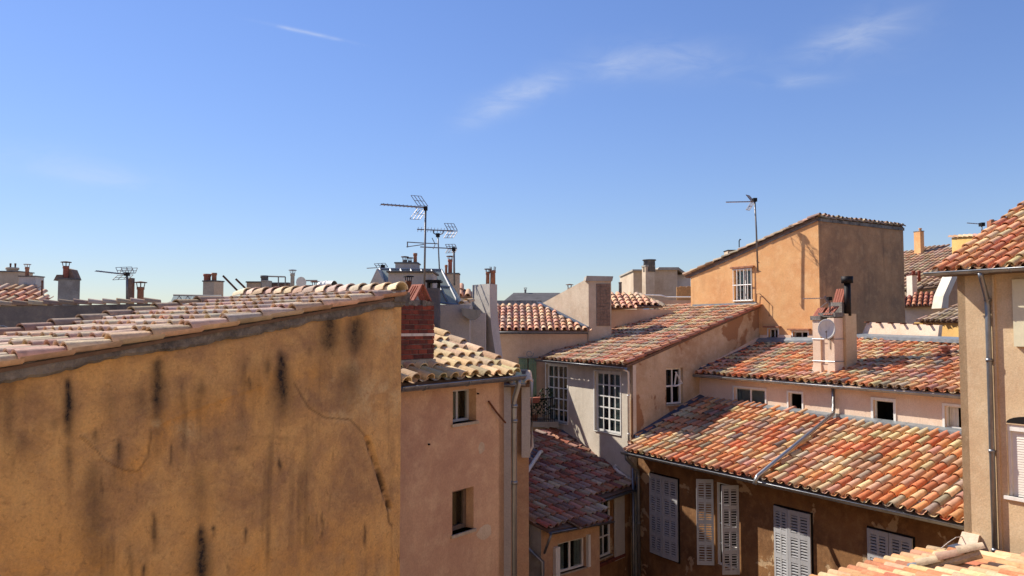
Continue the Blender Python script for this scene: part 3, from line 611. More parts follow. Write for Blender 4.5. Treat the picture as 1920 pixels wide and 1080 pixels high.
for (ua, ub) in ((F_b.px(778, 560)[0], um-.005), (F_b.px(813, 560)[0], um+.015)):     # two leaning clay slabs with ribs
    p_a, p_b = F_b.pt(ua, zt0, -.03), F_b.pt(ub, zt1, -.03); dr = (p_b-p_a); nn = dr.cross(F_b.n).normalized()*.012
    mb = MB(); wd = F_b.n*-.2
    for f in (0, .18, .38, .62, .82): mb.prism([p_a+nn+wd*f, p_b+nn+wd*f, p_b-nn+wd*f, p_a-nn+wd*f], wd*(.1 if f not in (0, .82) else .18))
    for f in (0, .9): mb.prism([p_a+dr*f+nn*.9, p_a+dr*(f+.1)+nn*.9, p_a+dr*(f+.1)-nn*.9, p_a+dr*f-nn*.9], wd)
    mb.build('clay_slab', M['clay_red'], bc)
def flue(name, label, x0, x1, y0, y1, Y, m='clay', capm='rust', cap=True, group=None, base=None, parent=None, kind='disc', sink=.3):
    p0 = at((x0+x1)/2, y1, Y); p1 = at((x0+x1)/2, y0, Y); p1 = Vector((p0.x, p0.y, p1.z)); r = (x1-x0)/2/FPX*Y; ch_ = r*1.3
    if parent is None:
        t = thing(name, label, 'chimney pot', p0-UP*.3, group); 
    else: t = parent
    hz = p1.z-(ch_*1.1 if cap else 0)
    mb = MB(); mb.tube([p0-UP*sink, Vector((p0.x, p0.y, hz-.03)), Vector((p0.x, p0.y, hz))], [r, r*.94, r*1.0], 14); mb.tube([Vector((p0.x, p0.y, hz-.05)), Vector((p0.x, p0.y, hz+.004))], r*1.12, 14); mb.build('flue_pot', M[m], t, True)
    if cap:
        mb = MB()
        for k in range(4): a = k*math.pi/2+.5; mb.tube([Vector((p0.x+r*.9*math.cos(a), p0.y+r*.9*math.sin(a), hz-.02)), Vector((p0.x+r*1.2*math.cos(a), p0.y+r*1.2*math.sin(a), p1.z))], r*.09+.003, 5)
        if kind == 'disc': mb.tube([Vector((p0.x, p0.y, p1.z-.004)), Vector((p0.x, p0.y, p1.z+.012)), Vector((p0.x, p0.y, p1.z+r*.45))], [r*1.9, r*1.8, .01], 14)
        mb.build('flue_cap', M[capm], t)
    return t
flue('metal_flue', 'thin brown metal flue with a flat hat just behind the brick chimney', 760, 771, 519, 590, 13.0, 'rust', 'black')
# ------------------------------------------------------------ narrow pilastered annex right of the pink house
na = thing('narrow_annex', 'narrow pale annex with pilaster and scrap of tile roof right of the pink house downpipe', 'annex', plan(968, 13.6)+UP*GZ)
Ya = 13.4; X = lambda px, Y: ray(px, 700).x*Y
zz = lambda y, Y: ray(960, y).z*Y
mb = MB(); mb.abox(X(946, Ya), X(992, Ya), Ya+.25, Ya+1.2, GZ, zz(700, Ya)); mb.build('wall', M['pink'], na)
mb = MB(); mb.abox(X(978, Ya), X(993, Ya)+.01, Ya, Ya+.25, zz(858, Ya), zz(712, Ya)); mb.build('pilaster', M['lightgrey'], na); mb = MB(); mb.abox(X(946, Ya)-.02, X(958, Ya), Ya, Ya+.25, GZ, zz(718, Ya)); mb.build('pilaster', M['lightgrey'], na)
pl_a = Pl(Vector((X(944, Ya), Ya-.18, 0)), Vector((X(1000, Ya), Ya-.18, 0)), zz(717, Ya), .55, Vector((X(970, Ya), Ya+2, 0)))
roof(na, pl_a, [(0, 0), (.45, 0), (.45, .42), (0, .42)] if pl_a.U.x > 0 else [(-.45, 0), (0, 0), (0, .42), (-.45, .42)], s=.17, e=.3, pal='cream', nobj=30, seed=5)
gutter(na, Vector((X(944, Ya), Ya-.22, zz(719, Ya))), Vector((X(985, Ya), Ya-.22, zz(718, Ya))), .04)
pipe(na, [Vector((X(999, Ya), Ya+.6, zz(716, Ya))), Vector((X(999, Ya), Ya+.6, zz(848, Ya))), Vector((X(992, Ya), Ya+.5, zz(858, Ya)))], .03, 'plasticpipe')
# ------------------------------------------------------------ skylight house (grey block with glazed mansard)
Ys = 14.6
sh = thing('skylight_house', 'light grey rendered rooftop block with a sloping glass skylight behind the brick chimney', 'house', plan(800, Ys+1.5)+UP*GZ)
mb = MB(); mb.abox(X(815, Ys), X(880, Ys), Ys, Ys+2.4, GZ, zz(571, Ys)); mb.build('wall', M['lightgrey'], sh)
mb = MB(); mb.abox(X(880, Ys)-.02, X(908, Ys), Ys+.5, Ys+2.2, GZ, zz(586, Ys)); mb.build('side_block', M['lightgrey'], sh)
Yg = Ys+1.3
mb = MB(); mb.abox(-3.2, -.5, Ys+2.5, 25.6, GZ, .35); mb.build('shade_block', M['lightgrey'], sh)  # hidden block added to cast shade on the low roof
mb = MB(); mb.abox(X(733, Ys), X(814, Ys), Ys-.4, Ys+.5, GZ, zz(514, Ys)); mb.build('parapet_block', M['lightgrey'], sh)
mb = MB(); mb.abox(X(730, Ys), X(817, Ys), Ys-.45, Ys+.55, zz(514, Ys)+.002, zz(511, Ys)); mb.build('parapet_cap', M['mortar'], sh)
# gable end and ridge
gl = [at(686, 548, Ys+.3), at(707, 503, Ys+.3), at(727, 548, Ys+.3), at(727, 600, Ys+.3), at(686, 600, Ys+.3)]; mb = MB(); mb.prism(gl, Vector((0, 1.9, 0))); mb.build('gable', M['lightgrey'], sh)
A0, A1 = at(712, 504, Ys+.9), at(828, 506, Ys+.9); B0, B1 = at(735, 556, Ys+.2), at(861, 572, Ys+.2); A1b = at(828, 506, Ys+2.6); B1b = at(862, 560, Ys+2.9)
frm = MB(); pan = []
for k in range(7):
    f = k/6; frm.tube([A0.lerp(A1, f), B0.lerp(B1, f)], .022, 5)
for f in (0, .5, 1): frm.tube([A0.lerp(B0, f), A1.lerp(B1, f)], .022, 5)
frm.tube([A1, A1b], .02, 5); frm.tube([B1, B1b], .02, 5); frm.tube([A1b, B1b], .02, 5); frm.tube([A1.lerp(B1, .5), A1b.lerp(B1b, .5)], .018, 5)
fo = frm.build('skylight_frame', M['zinc'], sh)
def panel(a, b_, c_, d_, name, m, par, th=.012):
    q = MB(); n_ = (b_-a).cross(d_-a).normalized()*th; q.prism([a, b_, c_, d_], n_); return q.build(name, m, par)
for k in range(6):
    for h in (0, 1):
        p_ = lambda f, g_: A0.lerp(A1, f).lerp(B0.lerp(B1, f), g_); e = .012
        panel(p_(k/6+e, h/2+e), p_((k+1)/6-e, h/2+e), p_((k+1)/6-e, (h+1)/2-e), p_(k/6+e, (h+1)/2-e), 'pane', M['skyglass'], fo)
for h in (0, 1):
    p_ = lambda f, g_: A1.lerp(B1, f).lerp(A1b.lerp(B1b, f), g_); panel(p_(h/2+.02, .02), p_(h/2+.48, .02), p_(h/2+.48, .98), p_(h/2+.02, .98), 'pane', M['skyglass'], fo)
panel(A0, A1, A1b, A0+Vector((0, 1.6, 0)), 'roof_sheet', M['zinc'], sh, .02)
# black vent stack
vs_ = thing('vent_stack', 'blue grey square vent stack under a black slab cap beside the brick chimney', 'chimney', plan(811, Ys-.7)+UP*zz(640, Ys))
mb = MB(); Yv = Ys-.75; mb.abox(X(799, Yv), X(822, Yv), Yv, Yv+.3, zz(660, Yv), zz(540, Yv)); mb.build('stack', M['dirtygrey'], vs_)
mb = MB(); mb.abox(X(797, Yv), X(826, Yv), Yv-.06, Yv+.36, zz(529, Yv), zz(525, Yv))
for x in (800, 819): mb.abox(X(x, Yv), X(x+3, Yv), Yv, Yv+.03, zz(540, Yv), zz(529, Yv)); mb.abox(X(x, Yv), X(x+3, Yv), Yv+.27, Yv+.3, zz(540, Yv), zz(529, Yv))
mb.build('slab_cap', M['black'], vs_)
def stack(name, label, x0, x1, y0, y1, Y, m='buff', dep=None, rot=0, taper=.0, cat='chimney', capm='mortar', cap=True, pots=(), group=None, extra=None):
    c0 = at((x0+x1)/2, y1, Y); w_ = (x1-x0)/FPX*Y; d_ = dep or w_*.8; h_ = at(0, y0, Y).z-c0.z; t = thing(name, label, cat, c0-UP*.5, group)
    R_ = Matrix.Rotation(rot, 3, 'Z'); cr, sr = abs(math.cos(rot)), abs(math.sin(rot)); k = w_/(w_*cr+d_*sr)
    hw, hd = w_*k/2, d_*k/2; cc = c0+Vector((0, hd, 0))
    def ring(sx, sy, z): return [cc+R_@Vector((a*hw*sx, b_*hd*sy, 0))+UP*z for a, b_ in ((-1, -1), (1, -1), (1, 1), (-1, 1))]
    mb = MB(); mb.hexa(ring(1+taper, 1+taper, -.5)+ring(1, 1, h_)); mb.build('shaft', M[m], t)
    if cap:
        mb = MB(); ct = max(.03, h_*.05); mb.hexa(ring(1.1, 1.12, h_+.002)+ring(1.08, 1.1, h_+ct)); mb.build('cap', M[capm], t)
    for pq in pots: flue(None, None, *pq[:4], Y+hd, *(pq[4:]), parent=t)
    return t
stack('skylight_chimney', 'low chimney with three clay vents and a tall square flue on the skylight ridge', 741, 782, 494, 506, Ys+2.2, 'lightgrey', .5, pots=[(775, 782, 475, 495, 'clay', 'clay', False), (755, 763, 482, 494, 'dirtygrey', 'rust', True, None, None), (765, 772, 484, 494, 'dirtygrey', 'rust', True, None, None)])
stack('pale_round_chimney', 'pale round topped chimney with one tall clay pot right of the skylight', 838, 860, 514, 560, Ys+3.2, 'buff', .4, pots=[(840, 848, 481, 516, 'clay_red', 'rust', True), (834, 839, 497, 516, 'clay', 'rust', False)])
# ------------------------------------------------------------ grey flared chimney
Yf = 15.6
fc = thing('flared_chimney', 'tall grey rendered chimney flaring towards its base with two clay pots', 'chimney', plan(915, Yf)+UP*zz(720, Yf))
mb = MB(); secs = [(885, 918, 932, 532), (885, 918, 932, 560), (885, 919, 933, 585), (885, 922, 936, 620), (885, 928, 941, 660), (885, 934, 947, 700), (885, 938, 951, 730)]
vs = []
for (xa, xb, xc, y) in secs:
    z_ = zz(y, Yf); A_ = Vector((X(xa, Yf+.5), Yf+.5, z_)); B_ = Vector((X(xb, Yf-.05), Yf-.05, z_)); C_ = Vector((X(xc, Yf+.3), Yf+.3, z_)); vs += [A_, B_, C_, A_+C_-B_]
fs = [(i*4+k, i*4+(k+1) % 4, (i+1)*4+(k+1) % 4, (i+1)*4+k) for i in range(len(secs)-1) for k in range(4)]+[(0, 1, 2, 3)]; mb.add(vs, fs); mb.build('shaft', M['lightgrey'], fc)
flue(None, None, 919, 929, 500, 532, Yf+.26, 'clay', 'rust', True, parent=fc, kind='none', sink=.02); flue(None, None, 911, 918, 505, 532, Yf+.28, 'clay', 'rust', True, parent=fc, sink=.02)
# grey canopy gutter box left of it
cb = thing('rain_hopper', 'dark grey curved rain hopper fixed between skylight wall and flared chimney', 'rain hopper', at(885, 590, Ys-.1))
mb = MB(); Yh = Ys-.25; pts = [at(865, 577, Yh), at(902, 582, Yh), at(899, 592, Yh), at(890, 600, Yh), at(881, 600, Yh), at(867, 590, Yh)]; mb.prism(pts, Vector((0, .25, 0))); mb.build('hopper', M['zinc'], cb)
tile_line(cb, at(866, 574, Yh+.3), at(884, 566, Yh+.6), 2, s=.2, pal='white', seed=8, name='tile')
# small roof scrap seen beyond the skylight
sr = thing('lean_to_roof', 'small salmon tiled lean-to roof between skylight and flared chimney', 'roof', plan(868, 19.2)+UP*GZ)
pl_s = Pl(plan(850, 19), plan(900, 19), zz(553, 19), .5, plan(870, 24)); roof(sr, pl_s, [pl_s.px(858, 553), pl_s.px(890, 555), pl_s.px(880, 545), pl_s.px(858, 535)], s=.2, e=.33, pal='pinkroof', nobj=0, seed=4)
mb = MB(); mb.abox(X(850, 19), X(890, 19), 19.1, 20.5, GZ, zz(556, 19)); mb.build('wall', M['lightgrey'], sr)
# ------------------------------------------------------------ key plan points of the court
ZE = -3.5
E0, E1 = at_z(1175, 848, ZE), at_z(1806, 985, ZE); av = (h2(E1)-h2(E0)).normalized(); bv = Vector((-av.y, av.x, 0))
E1x = h2(E1)+av*1.2
Cc = plan(1186, 22.4); T0, T1, T2 = plan(1296, 28.5), plan(1538, 24.0), plan(1698, 26.4); T3 = T0+T2-T1
def meet(px, p, q):     # point of plan line p-q seen in column px
    k = ray(px, 612).x; s_ = (k*p.y-p.x)/((q.x-p.x)-k*(q.y-p.y)); return p+(q-p)*s_
Ts = meet(1423, T0, T1); P1 = meet(1310, Cc, Ts); P2 = h2(at_z(1800, 805, -2.25)); P2x = P2+(P2-P1).normalized()*1.6
W0 = meet(1022, Cc, Cc-av*5)
# ------------------------------------------------------------ peach house behind
Yp = 26.6
pe = thing('peach_house', 'peach rendered house with salmon tile roof and green shutters at the back of the court', 'house', plan(990, Yp+2)+UP*GZ)
Fpe = Fr(plan(870, Yp), plan(1125, Yp)); zg = zz(624, Yp)
gs = Fpe.rect(973, 1006, 672, 748)
wall(pe, Fpe, 0, Fpe.L, GZ, zg, zg, M['peach'], [(gs[0]+.1, gs[1]-.1, gs[2], gs[3])])
pl_e = Pl(plan(870, Yp-.25), plan(1125, Yp-.25), zg+.06, .33, plan(990, 40))
roof(pe, pl_e, [pl_e.px(915, 619), pl_e.px(1104, 617), pl_e.px(1010, 571), pl_e.px(915, 571)], s=.235, e=.37, pal='pinkroof', nobj=200, seed=41)
gutter(pe, plan(900, Yp-.33)+UP*(zg+.03), plan(1102, Yp-.33)+UP*(zg+.03), .07)
mb = MB(); mb.prism([pl_e.pt(*pl_e.px(920, 571), .0), pl_e.pt(*pl_e.px(1016, 571), .0), pl_e.pt(*pl_e.px(1016, 569), .12), pl_e.pt(*pl_e.px(920, 569), .12)], Vector((0, .2, 0))); mb.build('ridge_mortar', M['mortar'], pe)
for (x0, x1) in ((973, 989), (991, 1006)):
    r_ = Fpe.rect(x0, x1, 672, 748); mb = MB(); nb_ = 4
    for k in range(nb_): a_ = r_[0]+(r_[1]-r_[0])*k/nb_; mb.fbox(Fpe, a_+.004, a_+(r_[1]-r_[0])/nb_-.004, r_[2], r_[3], .02, .05)
    for f in (.12, .85): mb.fbox(Fpe, r_[0], r_[1], r_[2]+(r_[3]-r_[2])*f, r_[2]+(r_[3]-r_[2])*f+.07, .051, .068)
    mb.build('green_shutter', M['green'], pe)
mb = MB(); mb.fbox(Fpe, gs[0]-.03, gs[1]+.08, gs[3]+.01, gs[3]+.05, 0, .1); mb.build('lintel', M['zinc'], pe)
mb = MB(); c_ = at(993, 663, Yp-.12); mb.tube([c_+Vector((math.cos(t)*(.06+.012*t), 0, math.sin(t)*(.06+.012*t))) for t in [k*.5 for k in range(14)]], .012, 5); mb.build('iron_scroll', M['zinc'], pe)
mb = MB(); mb.abox(plan(870, Yp).x, plan(1125, Yp).x, Yp+.13, Yp+5, GZ, zg-.05); mb.build('core', M['peach'], pe)
# balcony beside the white wall
bl = thing('balcony', 'small shaded balcony with dark iron railing and planters in the court corner', 'balcony', plan(1018, 25.6)+UP*zz(800, 25.6))
Yb = 25.3; mb = MB(); mb.abox(X(985, Yb), X(1047, Yb), Yb, Yp-.01, zz(801, Yb), zz(791, Yb)); mb.build('slab', M['grey'], bl)
mb = MB(); mb.tube([Vector((X(988, Yb), Yb+.04, zz(750, Yb))), Vector((X(1040, Yb), Yb+.04, zz(746, Yb)))], .02, 5); mb.tube([Vector((X(988, Yb), Yb+.04, zz(786, Yb))), Vector((X(1040, Yb), Yb+.04, zz(786, Yb)))], .014, 5)
for k in range(15): x_ = X(989+k*3.6, Yb); mb.tube([Vector((x_, Yb+.04, zz(791, Yb))), Vector((x_, Yb+.04, zz(748, Yb)))], .009, 4)
mb.build('railing', M['black'], bl)
def plant(name, label, c, r, h, m='leaf', potm='clay', seed=1, n=90, potr=.12, group=None):
    rg = random.Random(seed); t = thing(name, label, 'potted plant', c, group); mb = MB(); mb.tube([c, c+UP*.2], [potr*.75, potr], 10); mb.build('pot', M[potm], t)
    mb = MB()
    for k in range(n):
        q = c+UP*(.2+h*rg.random())+Vector((rg.gauss(0, r*.5), rg.gauss(0, r*.5), 0)); a_ = Vector((rg.uniform(-1, 1), rg.uniform(-1, 1), rg.uniform(-.3, 1))).normalized()*.07; b2 = a_.cross(Vector((rg.uniform(-1, 1), rg.uniform(-1, 1), rg.uniform(-1, 1)))).normalized()*.03
        mb.add([q-a_, q+b2, q+a_, q-b2], [(0, 1, 2, 3)])
    stuff(mb.build('leaves', M[m], t)); return t
plant('balcony_plant', 'dark bushy plant at the left end of the balcony', Vector((X(1003, Yb), Yb+.3, zz(791, Yb))), .3, .55, seed=1)
plant('balcony_plant', 'taller dark plant at the right end of the balcony', Vector((X(1024, Yb), Yb+.3, zz(791, Yb))), .3, .85, seed=2, potm='grey')
tp = MB(); tp.hexa([at(990, 757, Yb-.1), at(1011, 755, Yb-.1), at(1011, 755, Yb-.1)+Vector((0, .2, 0)), at(990, 757, Yb-.1)+Vector((0, .2, 0)), at(989, 747, Yb-.13), at(1013, 745, Yb-.13), at(1013, 745, Yb-.13)+Vector((0, .26, 0)), at(989, 747, Yb-.13)+Vector((0, .26, 0))]); tag(tp.build('clay_planter', M['clay_red']), 'long red clay planter hung on the balcony railing', 'planter')
# ------------------------------------------------------------ sloping stack wall with brick panel
sw = thing('sloping_stack_wall', 'buff rendered wall sloping up to a broad stack with a brown brick panel', 'chimney', plan(1120, 26.6)+UP*-.3)
la, lb = pl_e.px(1012, 571), pl_e.px(1104, 618); PA, PB = pl_e.pt(*la), pl_e.pt(*lb)
tA = at(1016, 569, PA.y); tB = Vector((PB.x, PB.y, at(1101, 521, PB.y).z)); wx_ = Vector((X(1147, PB.y)-PB.x, 0, 0))
mb = MB(); mb.prism([PA-UP*.3, PB-UP*.6, tB, tA], wx_); mb.build('stack_body', M['buff'], sw)
mb = MB(); cap_ = [at(1098, 527, PB.y-.05), at(1148, 527, PB.y-.05), at(1150, 518, PB.y-.05), at(1100, 517, PB.y-.05)]; mb.prism(cap_, Vector((0, .9, 0))); mb.build('cap', M['grey'], sw)
Fs_ = Fr(h2(PB), h2(PB)+wx_); bu = Fs_.rect(1118, 1144, 532, 611); mb = MB(); mb.fbox(Fs_, bu[0], bu[1], bu[2], bu[3], 0, .012); mb.build('panel_mortar', M['mortar'], sw)
nr = 13; hr = (bu[3]-bu[2])/nr
for j in range(nr):
    xs = [bu[0]+.01, bu[0]+(bu[1]-bu[0])*(.5 if j % 2 else .3), bu[0]+(bu[1]-bu[0])*(.5 if j % 2 else .75), bu[1]-.01]
    for a_, b_ in zip(xs, xs[1:]):
        if b_-a_ > .03: brick(Fs_, a_+.004, b_-.004, bu[2]+hr*j+.006, hr-.012, .005, .03, 'brick_b', sw)
# flashing where it meets the roof
mb = MB(); mb.prism([PA+Vector((-.1, 0, .05)), PB+Vector((-.1, 0, .05)), PB+Vector((.02, 0, .06)), PA+Vector((.02, 0, .06))], UP*.04); mb.build('flashing', M['lead'], sw)
# rear house with salmon roof right of the stack
rh = thing('rear_house', 'low peach house with salmon tiles right of the brown brick panel', 'house', plan(1190, 29)+UP*GZ)
Fr2 = Fr(plan(1140, 28), plan(1262, 28)); z2 = zz(580, 28); wall(rh, Fr2, 0, Fr2.L, GZ, z2, z2, M['peach'])
pl_r = Pl(plan(1140, 27.75), plan(1262, 27.75), z2+.05, .33, plan(1190, 40)); roof(rh, pl_r, [pl_r.px(1140, 577), pl_r.px(1243, 573), pl_r.px(1195, 552), pl_r.px(1140, 551)], s=.235, e=.37, pal='pinkroof', nobj=60, seed=44)
mb = MB(); mb.abox(plan(1140, 28).x, plan(1240, 28).x, 28.2, 30.4, GZ, z2-.05); mb.build('core', M['peach'], rh)
tile_line(rh, at(1195, 552, 30.2), at(1245, 574, 27.9), 8, s=.24, pal='dull', seed=12)
# ------------------------------------------------------------ white house with French windows
wh = thing('white_house', 'off white house with two tall French windows and a long mottled tile roof', 'house', (W0+Cc)/2+bv*2+UP*GZ)
Fw = Fr(W0, Cc); zw = -1.12
f1 = Fw.rect(1024, 1064, 684, 792); f2 = Fw.rect(1115, 1163, 698, 811); f1 = (max(f1[0], .06),)+f1[1:]
wall(wh, Fw, 0, Fw.L, GZ, zw, zw, M['white'], [f1, f2], reveal=.1)
window(wh, Fw, *f1, rec=.07, cols=4, rows=5, fw=.06, mw=.035, double=True, sill=False, surround=(.04, .015, 'whitepaint'), curtain=[(0, .25, 'curtain')], label='shaded left French window beside the balcony')
window(wh, Fw, *f2, rec=.07, cols=4, rows=5, fw=.06, mw=.035, double=True, sill=False, surround=(.04, .015, 'whitepaint'), curtain=[(0, .18, 'curtain'), (.55, .8, 'curtain')], label='sunlit right French window')
Fside = Fr(Cc, Ts); Fside.L
zs0, zs1 = zw, .60; ws = Fside.rect(1249, 1281, 690, 758)
wall(wh, Fside, 0, Fside.L, GZ, zs0, zs1, M['brownside'], [ws], reveal=.22, name='gable_wall')
window(wh, Fside, *ws, rec=.1, cols=2, rows=2, fw=.05, mw=.05, missing=((1, 1), (0, 0), (1, 0)), label='side window with one casement tilted open')
q0 = Fside.px(1268, 712); mb = MB(); 
for (pa, pb) in (((1264, 725), (1266, 697)), ((1266, 697), (1277, 719)), ((1277, 719), (1264, 724))): mb.tube([Fside.pt(*Fside.px(*pa), .01), Fside.pt(*Fside.px(*pb), .05)], .022, 4)
mb.build('open_casement', M['whitepaint'], wh)
slw = (zs1-zw)/ (Ts-Cc).dot(bv)
pl_w = Pl(W0-bv*.28, Cc-bv*.28, zw+.02, slw, Ts)
eW0, eC = pl_w.uv(W0-bv*.28), pl_w.uv(Cc-bv*.28)
poly_w = [pl_w.uv(W0-bv*.28+av*.15), pl_w.uv(Cc-bv*.28+av*.04), pl_w.uv(Ts+av*.06), pl_w.px(1300, 573), pl_w.px(1245, 573), pl_w.px(1112, 624)]
rw = roof(wh, pl_w, poly_w, s=.235, e=.36, pal='white', nobj=300, seed=51)
tile_line(rw, Cc-bv*.3+av*.05+UP*(zw+.06), Ts+av*.05+UP*(zs1+.06), 17, s=.23, pal='red', seed=52, name='verge_tile')
gutter(wh, W0-bv*.36+UP*(zw-.0), Cc-bv*.36+av*.12+UP*(zw-.06), .06)
mb = MB(); q_ = [pl_w.pt(*pl_w.px(1019, 670), .01), pl_w.pt(*pl_w.px(1034, 668), .03), pl_w.pt(*pl_w.px(1118, 625), .03), pl_w.pt(*pl_w.px(1104, 622), .06)]; mb.prism(q_, UP*.05)
q_ = [pl_w.pt(*pl_w.px(1104, 622), .05), pl_w.pt(*pl_w.px(1118, 625), .02), pl_w.pt(*pl_w.px(1248, 577), .02), pl_w.pt(*pl_w.px(1236, 573), .05)]; mb.prism(q_, UP*.05); mb.build('valley_flashing', M['lead'], wh)
mb = MB(); mb.prism([W0+bv*.8+av*.3+UP*GZ, Cc+bv*.8-av*.8+UP*GZ, Ts-av*.8+UP*GZ, Ts-av*4+UP*GZ], UP*(-GZ+zw-.1)); mb.build('core', M['white'], wh)
dp = Cc-bv*.07-av*.12; pipe(wh, [dp+UP*(zw-.08)-bv*.25, dp+UP*(zw-.2), dp+UP*(-3.9)], .035, 'whitepaint', collars=[dp+UP*-2, dp+UP*-3.1])
# pink skirting band along the brown roof
bz0 = Fside.px(1192, 822)[1]; bz1 = Fside.px(1306, 738)[1]; ub0, ub1 = .05, (P1-Cc).length; mb = MB()
mb.hexa([Fside.pt(ub0, bz0-.35, 0), Fside.pt(ub1, bz1-.35, 0), Fside.pt(ub1, bz1-.35, .04), Fside.pt(ub0, bz0-.35, .04), Fside.pt(ub0, bz0, 0), Fside.pt(ub1, bz1, 0), Fside.pt(ub1, bz1, .03), Fside.pt(ub0, bz0, .03)]); mb.build('skirting_band', M['pale_pink'], wh)
bz2 = Fside.px(1320, 690)[1]; bz3 = Fside.px(1420, 632)[1]; mb = MB(); u2, u3 = ub1+.05, Fside.L-.05
mb.hexa([Fside.pt(u2, bz2-.4, 0), Fside.pt(u3, bz3-.4, 0), Fside.pt(u3, bz3-.4, .04), Fside.pt(u2, bz2-.4, .04), Fside.pt(u2, bz2, 0), Fside.pt(u3, bz3, 0), Fside.pt(u3, bz3, .03), Fside.pt(u2, bz2, .03)]); mb.build('skirting_band', M['pale_pink'], wh)
# ------------------------------------------------------------ brown house with louvred shutters
bh = thing('brown_house', 'old brown limewashed house with grey louvred shutters under a bright mottled tile roof', 'house', (h2(E0)+h2(E1))/2+bv*1.5+UP*GZ)
sl_b = (-2.21-ZE-.06)/((P1-h2(E0)).dot(bv)); pl_b = Pl(E0, E1, ZE+.06, sl_b, P1)
Fb = Fr(h2(E0)+bv*.5, h2(E1)+bv*.5)
ow = Fb.rect(1341, 1386, 908, 1066)
wall(bh, Fb, -.1, Fb.L+1.2, GZ, ZE+.2, ZE+.2, M['brown'], [ow], reveal=.2)
window(bh, Fb, *ow, rec=.08, cols=2, rows=4, fw=.05, mw=.035, missing=((0, 0), (0, 1), (0, 2), (0, 3)), sill=False)
P2b = P2x
polyb = [pl_b.uv(h2(E0)), pl_b.uv(E1x), pl_b.uv(P2b-bv*.1), pl_b.uv(P1-bv*.1), pl_b.uv(Cc+av*.0+bv*.1)]
def topskip(u, v): return False
rb = roof(bh, pl_b, polyb, s=.23, e=.37, pal='mixed', nobj=300, seed=61)
gutter(bh, h2(E0)-bv*.07-av*.1+UP*(ZE+.01), E1x-bv*.07+UP*(ZE+.01), .075)
mb = MB(); mb.fbox(Fb, -.05, Fb.L+1.2, ZE-.1, ZE+.03, .25, .45); mb.fbox(Fb, -.05, Fb.L+1.2, ZE+.02, ZE+.05, -.05, .5); mb.build('eave_board', M['wood'], bh)
# lead strips at the top and the left edge
Fpk = Fr(P1, P2x); zpb = lambda p: pl_b.z(p)
mb = MB(); L_ = Fpk.L; nseg = 14
for k in range(nseg):
    ua, ub = L_*k/nseg, L_*(k+1)/nseg-.01; za, zb_ = zpb(Fpk.pt(ua, 0, .2)), zpb(Fpk.pt(ub, 0, .2))
    mb.hexa([Fpk.pt(ua, za-.04, .22), Fpk.pt(ub, zb_-.04, .22), Fpk.pt(ub, zb_+.0, .0), Fpk.pt(ua, za+.0, .0), Fpk.pt(ua, za+.06+random.uniform(0,.02), .22), Fpk.pt(ub, zb_+.06+random.uniform(0,.02), .22), Fpk.pt(ub, zb_+.12, .0), Fpk.pt(ua, za+.12, .0)])
mb.build('flashing', M['lead_l'], bh)
mb = MB(); 
for k in range(8):
    f0, f1_ = k/8, (k+1)/8-.004; pa, pb = Cc.lerp(P1, f0), Cc.lerp(P1, f1_); za, zb_ = zpb(pa), zpb(pb); o_ = av*.22
    mb.hexa([pa+UP*(za-.02), pb+UP*(zb_-.02), pb+o_+UP*(zb_-.02), pa+o_+UP*(za-.02), pa+UP*(za+.12), pb+UP*(zb_+.12), pb+o_+UP*(zb_+.07), pa+o_+UP*(za+.07)])
mb.build('edge_flashing', M['lead'], bh)
def closed_pair(x0, xm, x1, ya, yb, open_=0.0):
    u0_ = Fb.px(x0, (ya+yb)/2, .06)[0]; um_ = Fb.px(xm, (ya+yb)/2, .06)[0]; u1_ = Fb.px(x1, (ya+yb)/2, .06)[0]; z1_ = Fb.px(xm, ya, .06)[1]; z0_ = Fb.px(xm, yb, .06)[1]
    mb = MB(); mb.fbox(Fb, u0_-.03, u1_+.03, z0_-.04, z1_+.03, .0, .02); mb.build('shade_backing', M['dark'], bh)  # flat dark panel on the wall, painting the shade behind the slats
    a0_ = Fb.pt(u0_, 0, .05); shutter(bh, a0_, (Fb.U*math.cos(open_)+Fb.n*math.sin(open_)), (um_-u0_)*.985, z0_, z1_, Fb.n)
    a1_ = Fb.pt(u1_, 0, .05); shutter(bh, a1_, (-Fb.U*math.cos(open_)+Fb.n*math.sin(open_)), (u1_-um_)*.985, z0_, z1_, Fb.n)
closed_pair(1218, 1243, 1270, 893, 1044, .05); closed_pair(1452, 1480, 1520, 955, 1140, .08); closed_pair(1628, 1668, 1712, 1000, 1200, .0)
hw = (ow[1]-ow[0])*.56
ang = math.radians(128); d1_ = Fb.U*math.cos(ang)+Fb.n*math.sin(ang); shutter(bh, Fb.pt(ow[0]-.02, 0, .03), d1_, hw*.95, ow[2]-.02, ow[3]+.05, Vector((d1_.y, -d1_.x, 0)))
ang = math.radians(62); d2_ = -Fb.U*math.cos(ang)+Fb.n*math.sin(ang); shutter(bh, Fb.pt(ow[1]+.02, 0, .03), d2_, hw*.95, ow[2]-.02, ow[3]+.05, Vector((d2_.y, -d2_.x, 0)))
